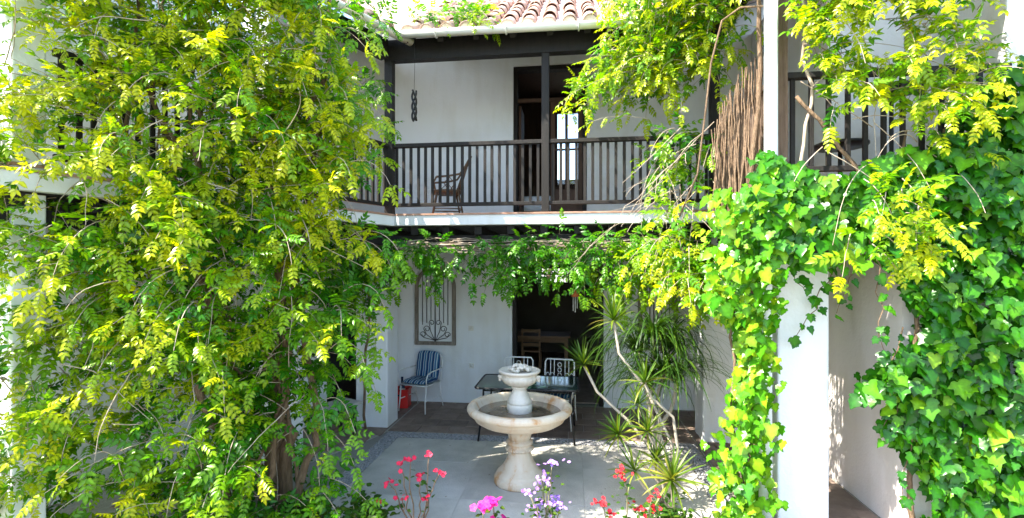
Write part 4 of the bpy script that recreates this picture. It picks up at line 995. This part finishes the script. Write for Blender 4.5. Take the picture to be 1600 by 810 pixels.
def rosette(c, d, n, L, t0, t1):
    d = nrmz(arr(*d)); a = nrmz(np.cross(d, arr(.3, .5, .2))); b = np.cross(d, a)
    for k in range(n):
        e = 1.45 * (k / n) ** .8 + .1; f = k * 2.4; x = nrmz(d * math.cos(e) + (a * math.cos(f) + b * math.sin(f)) * math.sin(e))
        lv.add(rg.choice((0, 0, 1)) if e < 1.1 else rg.choice((1, 2)), basis(x, nrmz(d + arr(0, 0, .4) - x * .3)), L * rg.uniform(.8, 1.12), arr(*c) + x * .01 + d * .03 * (1 - k / n), t0 + (t1 - t0) * rg.random() + (.25 if e > 1.25 else 0))
heads = [((.12, 5.15, 1.38), (-.35, -.1, .9), .31, .45), ((.43, 5.25, 1.83), (-.1, -.1, 1), .33, .50), ((.72, 5.05, 1.24), (-.1, -.3, .9), .33, .5), ((.66, 5.10, 1.00), (-.2, -.3, .9), .27, .4),
         ((.46, 5.0, .72), (-.4, -.3, .8), .29, .5), ((.73, 4.95, .78), (.0, -.4, .8), .31, .55), ((.60, 4.88, .42), (-.3, -.4, .8), .29, .55), ((.80, 4.95, .50), (.1, -.3, .9), .26, .55), ((.89, 4.62, .46), (.05, -.5, .8), .36, .68)]
for (c, d, L, t) in heads: rosette(c, d, rg.randrange(24, 42), L * rg.uniform(.85, 1.1), t - .18, t + .22)
base = [(.95, 5.12, 0), (1.0, 5.08, 0), (.90, 5.14, 0), (.93, 5.02, 0)]
mids = [((.85, 5.1, .5), (.55, 5.12, .85), (.25, 5.14, 1.12)), ((1.0, 5.15, .6), (.75, 5.2, 1.15), (.48, 5.25, 1.5)), ((1.05, 5.1, .55), (1.0, 5.1, .9), (.78, 5.07, 1.1)), ((.98, 5.12, .4), (.86, 5.1, .75), (.70, 5.1, .90)),
        ((.86, 5.08, .25), (.66, 5.02, .48), (.52, 5.0, .62)), ((.92, 5.05, .3), (.86, 5.0, .55), (.77, 4.96, .70)), ((.82, 5., .12), (.70, 4.94, .25), (.63, 4.89, .36)), ((.90, 5.05, .2), (.86, 5., .36), (.81, 4.96, .44)), ((.95, 4.9, .10), (.93, 4.75, .26), (.90, 4.64, .40))]
for i, ((c, d, L, t), m3) in enumerate(zip(heads, mids)):
    part('stem', MB().tube([base[i % 4], *m3, c], [.020, .017, .015, .014, .016], 8), 'palestem', DR, True)
plant(DR, lv, 'blade', 'blade', 300, 'leaf', 'foliage')
PT = thing('ponytail_palm', 'tall strap-leaved plant with long drooping green leaves against the back gallery', 'plant', (.98, 6.25, 0))
lv = Leaves(BL)
for (cx, cy, cz, n) in ((.98, 6.2, 1.50, 110), (1.20, 6.3, 1.35, 80), (.80, 6.2, 1.30, 80), (1.22, 6.1, 1.0, 80), (1.05, 5.95, 1.15, 80), (.9, 6.0, .95, 60)):
    for k in range(n):
        f = rg.uniform(0, 6.28); e = rg.uniform(.05, .7); x = nrmz(arr(math.cos(f) * math.sin(e), math.sin(f) * math.sin(e), math.cos(e)))
        lv.add(rg.choice((3, 4, 4, 5)), basis(x, nrmz(arr(math.cos(f) * -.3, math.sin(f) * -.3, 1))), rg.uniform(.65, 1.15), arr(cx, cy, cz), rg.uniform(.08, .55))
plant(PT, lv, 'blade', 'blade', 260)
for (x, y, z) in ((.98, 6.2, 1.57), (1.20, 6.3, 1.42), (.80, 6.2, 1.37), (1.22, 6.1, 1.02)):
    part('stem', MB().tube(wander(rg, (1.0, 6.25, 0), (x, y, z), 8, .02), list(np.linspace(.035, .018, 9)), 8), 'palestem', PT, True)

# ------------------------------------------------------------------ flower bed plants
SM = [(np.array(fold_leaf(1, .5, .2, .25, wide=.5)[0]), fold_leaf(1, .5, .2, .25)[1]), (np.array(fold_leaf(1, .75, .15, .2, wide=.55)[0]), fold_leaf(1, .7)[1])]
def flower_mesh(np_, cup):
    V = []; Fs = []
    for i in range(np_):
        a = 2 * math.pi * i / np_; v, f = fold_leaf(1, 1.1, cup, .1, (0, 0, 0), 0, 0, .52)
        v = [(x, y, z + .35 * x * (1 - x)) for x, y, z in v]; k = len(V)
        V += [(x * math.cos(a) - y * math.sin(a), x * math.sin(a) + y * math.cos(a), z) for x, y, z in v]; Fs += [tuple(q + k for q in g) for g in f]
    return np.array(V), Fs
FLW = [flower_mesh(5, -.1), flower_mesh(4, .15), flower_mesh(6, -.25)]
def garden_plant(name, label, base, stems, rg, leaf, leafm, leafsize, nleaf, fl=None, flm=None, flsize=(.02, .03), flper=0, spread=.05, stem_r=.008, stemm='stalk', center=False):
    lift = max(0, base[2] - .11) if base[2] > .05 else 0.; base = (base[0], base[1], base[2] - lift); stems = [(a_, b_, h_ + lift, c_, d_) for a_, b_, h_, c_, d_ in stems]
    t = thing(name, label, 'flower' if flm else 'plant', base); lv = Leaves(SM); fv = Leaves(FLW); b = arr(*base)
    for (dx, dy, h, lf, nf) in stems:
        top = b + arr(dx, dy, h); pts = wander(rg, b + arr(dx * .12, dy * .12, 0), top, 9, .012)
        part('stem', MB().tube(pts, list(np.linspace(stem_r, stem_r * .55, len(pts))), 6), stemm, t, True)
        for k in range(lf):
            u = rg.uniform(.35, 1.02) if nleaf else rg.uniform(.75, 1.0); p = pts[min(9, int(u * 9))] + arr(rg.gauss(0, spread), rg.gauss(0, spread), rg.gauss(0, spread * .7)); f = rg.uniform(0, 6.28)
            lv.add(leaf, basis(nrmz(arr(math.cos(f), math.sin(f), rg.uniform(-.3, .5))), nrmz(arr(rg.gauss(0, .3), rg.gauss(-.3, .3), 1))), rg.uniform(*leafsize), p, rg.uniform(.2, .9))
        for k in range(nf):
            p = top + arr(rg.gauss(0, spread * .9), rg.gauss(0, spread * .9), rg.gauss(.012, spread * .5)); fv.add(fl, basis(nrmz(arr(rg.gauss(0, 1), rg.gauss(0, 1), .1)), nrmz(arr(rg.gauss(0, .5), -.7 + rg.gauss(0, .4), .7))), rg.uniform(*flsize), p, rg.random())
    if lv.items: plant(t, lv, leafm, ('sm', leaf), 300)
    if fv.items: plant(t, fv, flm, ('fl', fl), 300, 'flower', 'flowers')
    return t
rg = random.Random(71)
garden_plant('crown_of_thorns', 'thorny bare-stemmed shrub with small rose-red flowers in the bed', (-1.30, 4.02, .12), [(-.24, .0, .44, 4, 7), (-.15, .02, .58, 3, 4), (-.05, -.02, .66, 4, 6), (.02, .0, .50, 5, 7), (.10, .02, .70, 5, 5), (.20, -.02, .56, 4, 6), (.10, -.04, .36, 3, 5), (-.12, -.03, .34, 4, 6)], rg, 0, 'small_leaf', (.035, .06), 0, 0, 'petal_rose', (.017, .025), 0, .03, .008, 'bark')
garden_plant('geranium', 'leafy geranium with large magenta-pink blooms below the fountain', (-.66, 3.86, .18), [(-.05, 0, .30, 14, 10), (.04, -.02, .35, 14, 8), (.09, .0, .20, 16, 8), (-.02, .0, .14, 16, 6), (.14, .02, .12, 14, 0)], rg, 1, 'small_leaf', (.03, .055), 1, 0, 'petal_pink', (.030, .042), 0, .04)
garden_plant('pelargonium', 'tall straggly plant with clusters of pale lilac flowers', (-.22, 3.90, .22), [(.06, 0, .62, 22, 18), (-.02, .02, .50, 16, 14), (-.12, 0, .38, 14, 10), (-.05, -.02, .30, 12, 12), (.05, -.02, .33, 14, 16), (.12, 0, .28, 12, 12), (.0, 0, .20, 14, 8), (-.10, 0, .20, 12, 4), (.02, .0, .48, 14, 4)], rg, 1, 'small_leaf', (.03, .05), 1, 0, 'petal_lilac', (.013, .020), 0, .036)
garden_plant('crown_of_thorns', 'bushy plant with bright red flower heads below the dracaena', (.42, 3.98, .14), [(-.02, 0, .62, 34, 16), (-.20, .0, .38, 18, 12), (-.12, 0, .28, 14, 9), (.10, 0, .36, 18, 10), (.20, .02, .45, 18, 10), (.24, 0, .36, 18, 11), (.05, -.02, .22, 16, 9), (.18, -.02, .18, 16, 9), (-.10, .0, .16, 12, 6)], rg, 1, 'small_leaf', (.03, .05), 1, 0, 'petal_red', (.013, .021), 0, .04)
def succulent(name, label, base, n, L, m, key):
    t = thing(name, label, 'succulent', (base[0], base[1], .11)); lv = Leaves(BLS); b = arr(*base)
    for k in range(n):
        e = 1.35 * (1 - k / n) + .08; f = k * 2.4; x = nrmz(arr(math.cos(f) * math.sin(e), math.sin(f) * math.sin(e), math.cos(e)))
        lv.add(0, basis(x, nrmz(arr(-math.cos(f) * .5, -math.sin(f) * .5, 1))), L * rg.uniform(.85, 1.1) * (.6 + .4 * e / 1.4), b + arr(0, 0, .10), rg.random())
    part('stem', MB().tube([(base[0], base[1], .11), (base[0], base[1], base[2] + .12)], .02, 8), 'stalk', t, True); plant(t, lv, m, key, 300)
BLS = [blade(1., .26, .35, 4, .5)]
succulent('succulent', 'dark red rosette succulent among the red flowers', (.02, 3.93, .17), 46, .15, 'succ_red', 'sr')
succulent('succulent', 'dark green rosette succulent between the rose-red and magenta flowers', (-1.08, 3.9, .15), 46, .14, 'succ_dark', 'sd')
garden_plant('shrub', 'low bright green leafy shrub with one red bloom by the big vine', (-1.72, 3.95, .14), [(rg.uniform(-.15, .15), rg.uniform(-.1, .1), rg.uniform(.18, .36), 40, 1 if i == 0 else 0) for i in range(9)], rg, 1, 'small_leaf', (.05, .08), 1, 0, 'petal_red', (.03, .04), 0, .06)
garden_plant('shrub', 'dark green bushy shrub at the foot of the dracaena', (.85, 4.5, .0), [(rg.uniform(-.22, .22), rg.uniform(-.15, .15), rg.uniform(.16, .36), 34, 0) for i in range(12)], rg, 0, 'small_leaf', (.05, .08), 1, 0, None, (.03, .04), 0, .06)
garden_plant('shrub', 'small leafy shrub at the corner of the pebble band under the big vine', (-2.35, 4.1, .0), [(rg.uniform(-.25, .3), rg.uniform(-.2, .2), rg.uniform(.16, .42), 34, 0) for i in range(14)], rg, 0, 'small_leaf', (.05, .09), 1, 0, None, (.03, .04), 0, .07)
# garden tree beyond the dining room window
tt = thing('tree', 'sunlit green tree outside the far window of the dark room', 'tree', (-.6, 16.4, 0)); lv = Leaves(SM)
part('trunk', MB().tube(wander(rg, (-.6, 16.4, 0), (-.7, 16.4, 3.2), 8, .05), list(np.linspace(.12, .05, 9)), 8), 'bark', tt, True)
for k in range(900):
    f, q = rg.uniform(0, 6.28), rg.random() ** .5; p = arr(-.6 + 1.6 * q * math.cos(f), 16.4 + 1.0 * q * math.sin(f), rg.uniform(1.2, 3.8)); lv.add(1, basis(nrmz(arr(rg.gauss(0, 1), rg.gauss(0, 1), rg.gauss(0, .5))), nrmz(arr(rg.gauss(0, .6), -.5, .8))), rg.uniform(.10, .17), p, rg.uniform(.3, 1))
plant(tt, lv, 'small_leaf', 'tree', 0, bulkname='crown')
# fallen leaves on the paving
k = MB()
for _ in range(150):
    px, py = rg.uniform(-2.4, 1.4), rg.uniform(4.3, 8.2); s = rg.uniform(.015, .035); a = rg.uniform(0, 6.28); v, f = fold_leaf(s, s * .5, -.2, .4, (0, 0, 0), a); k.add([(px + q[0], py + q[1], .010 + q[2] * .6) for q in v], f)
part('fallen_leaves', k, 'bark', kind='stuff')['label'] = 'scattered dry brown leaves on the paving'
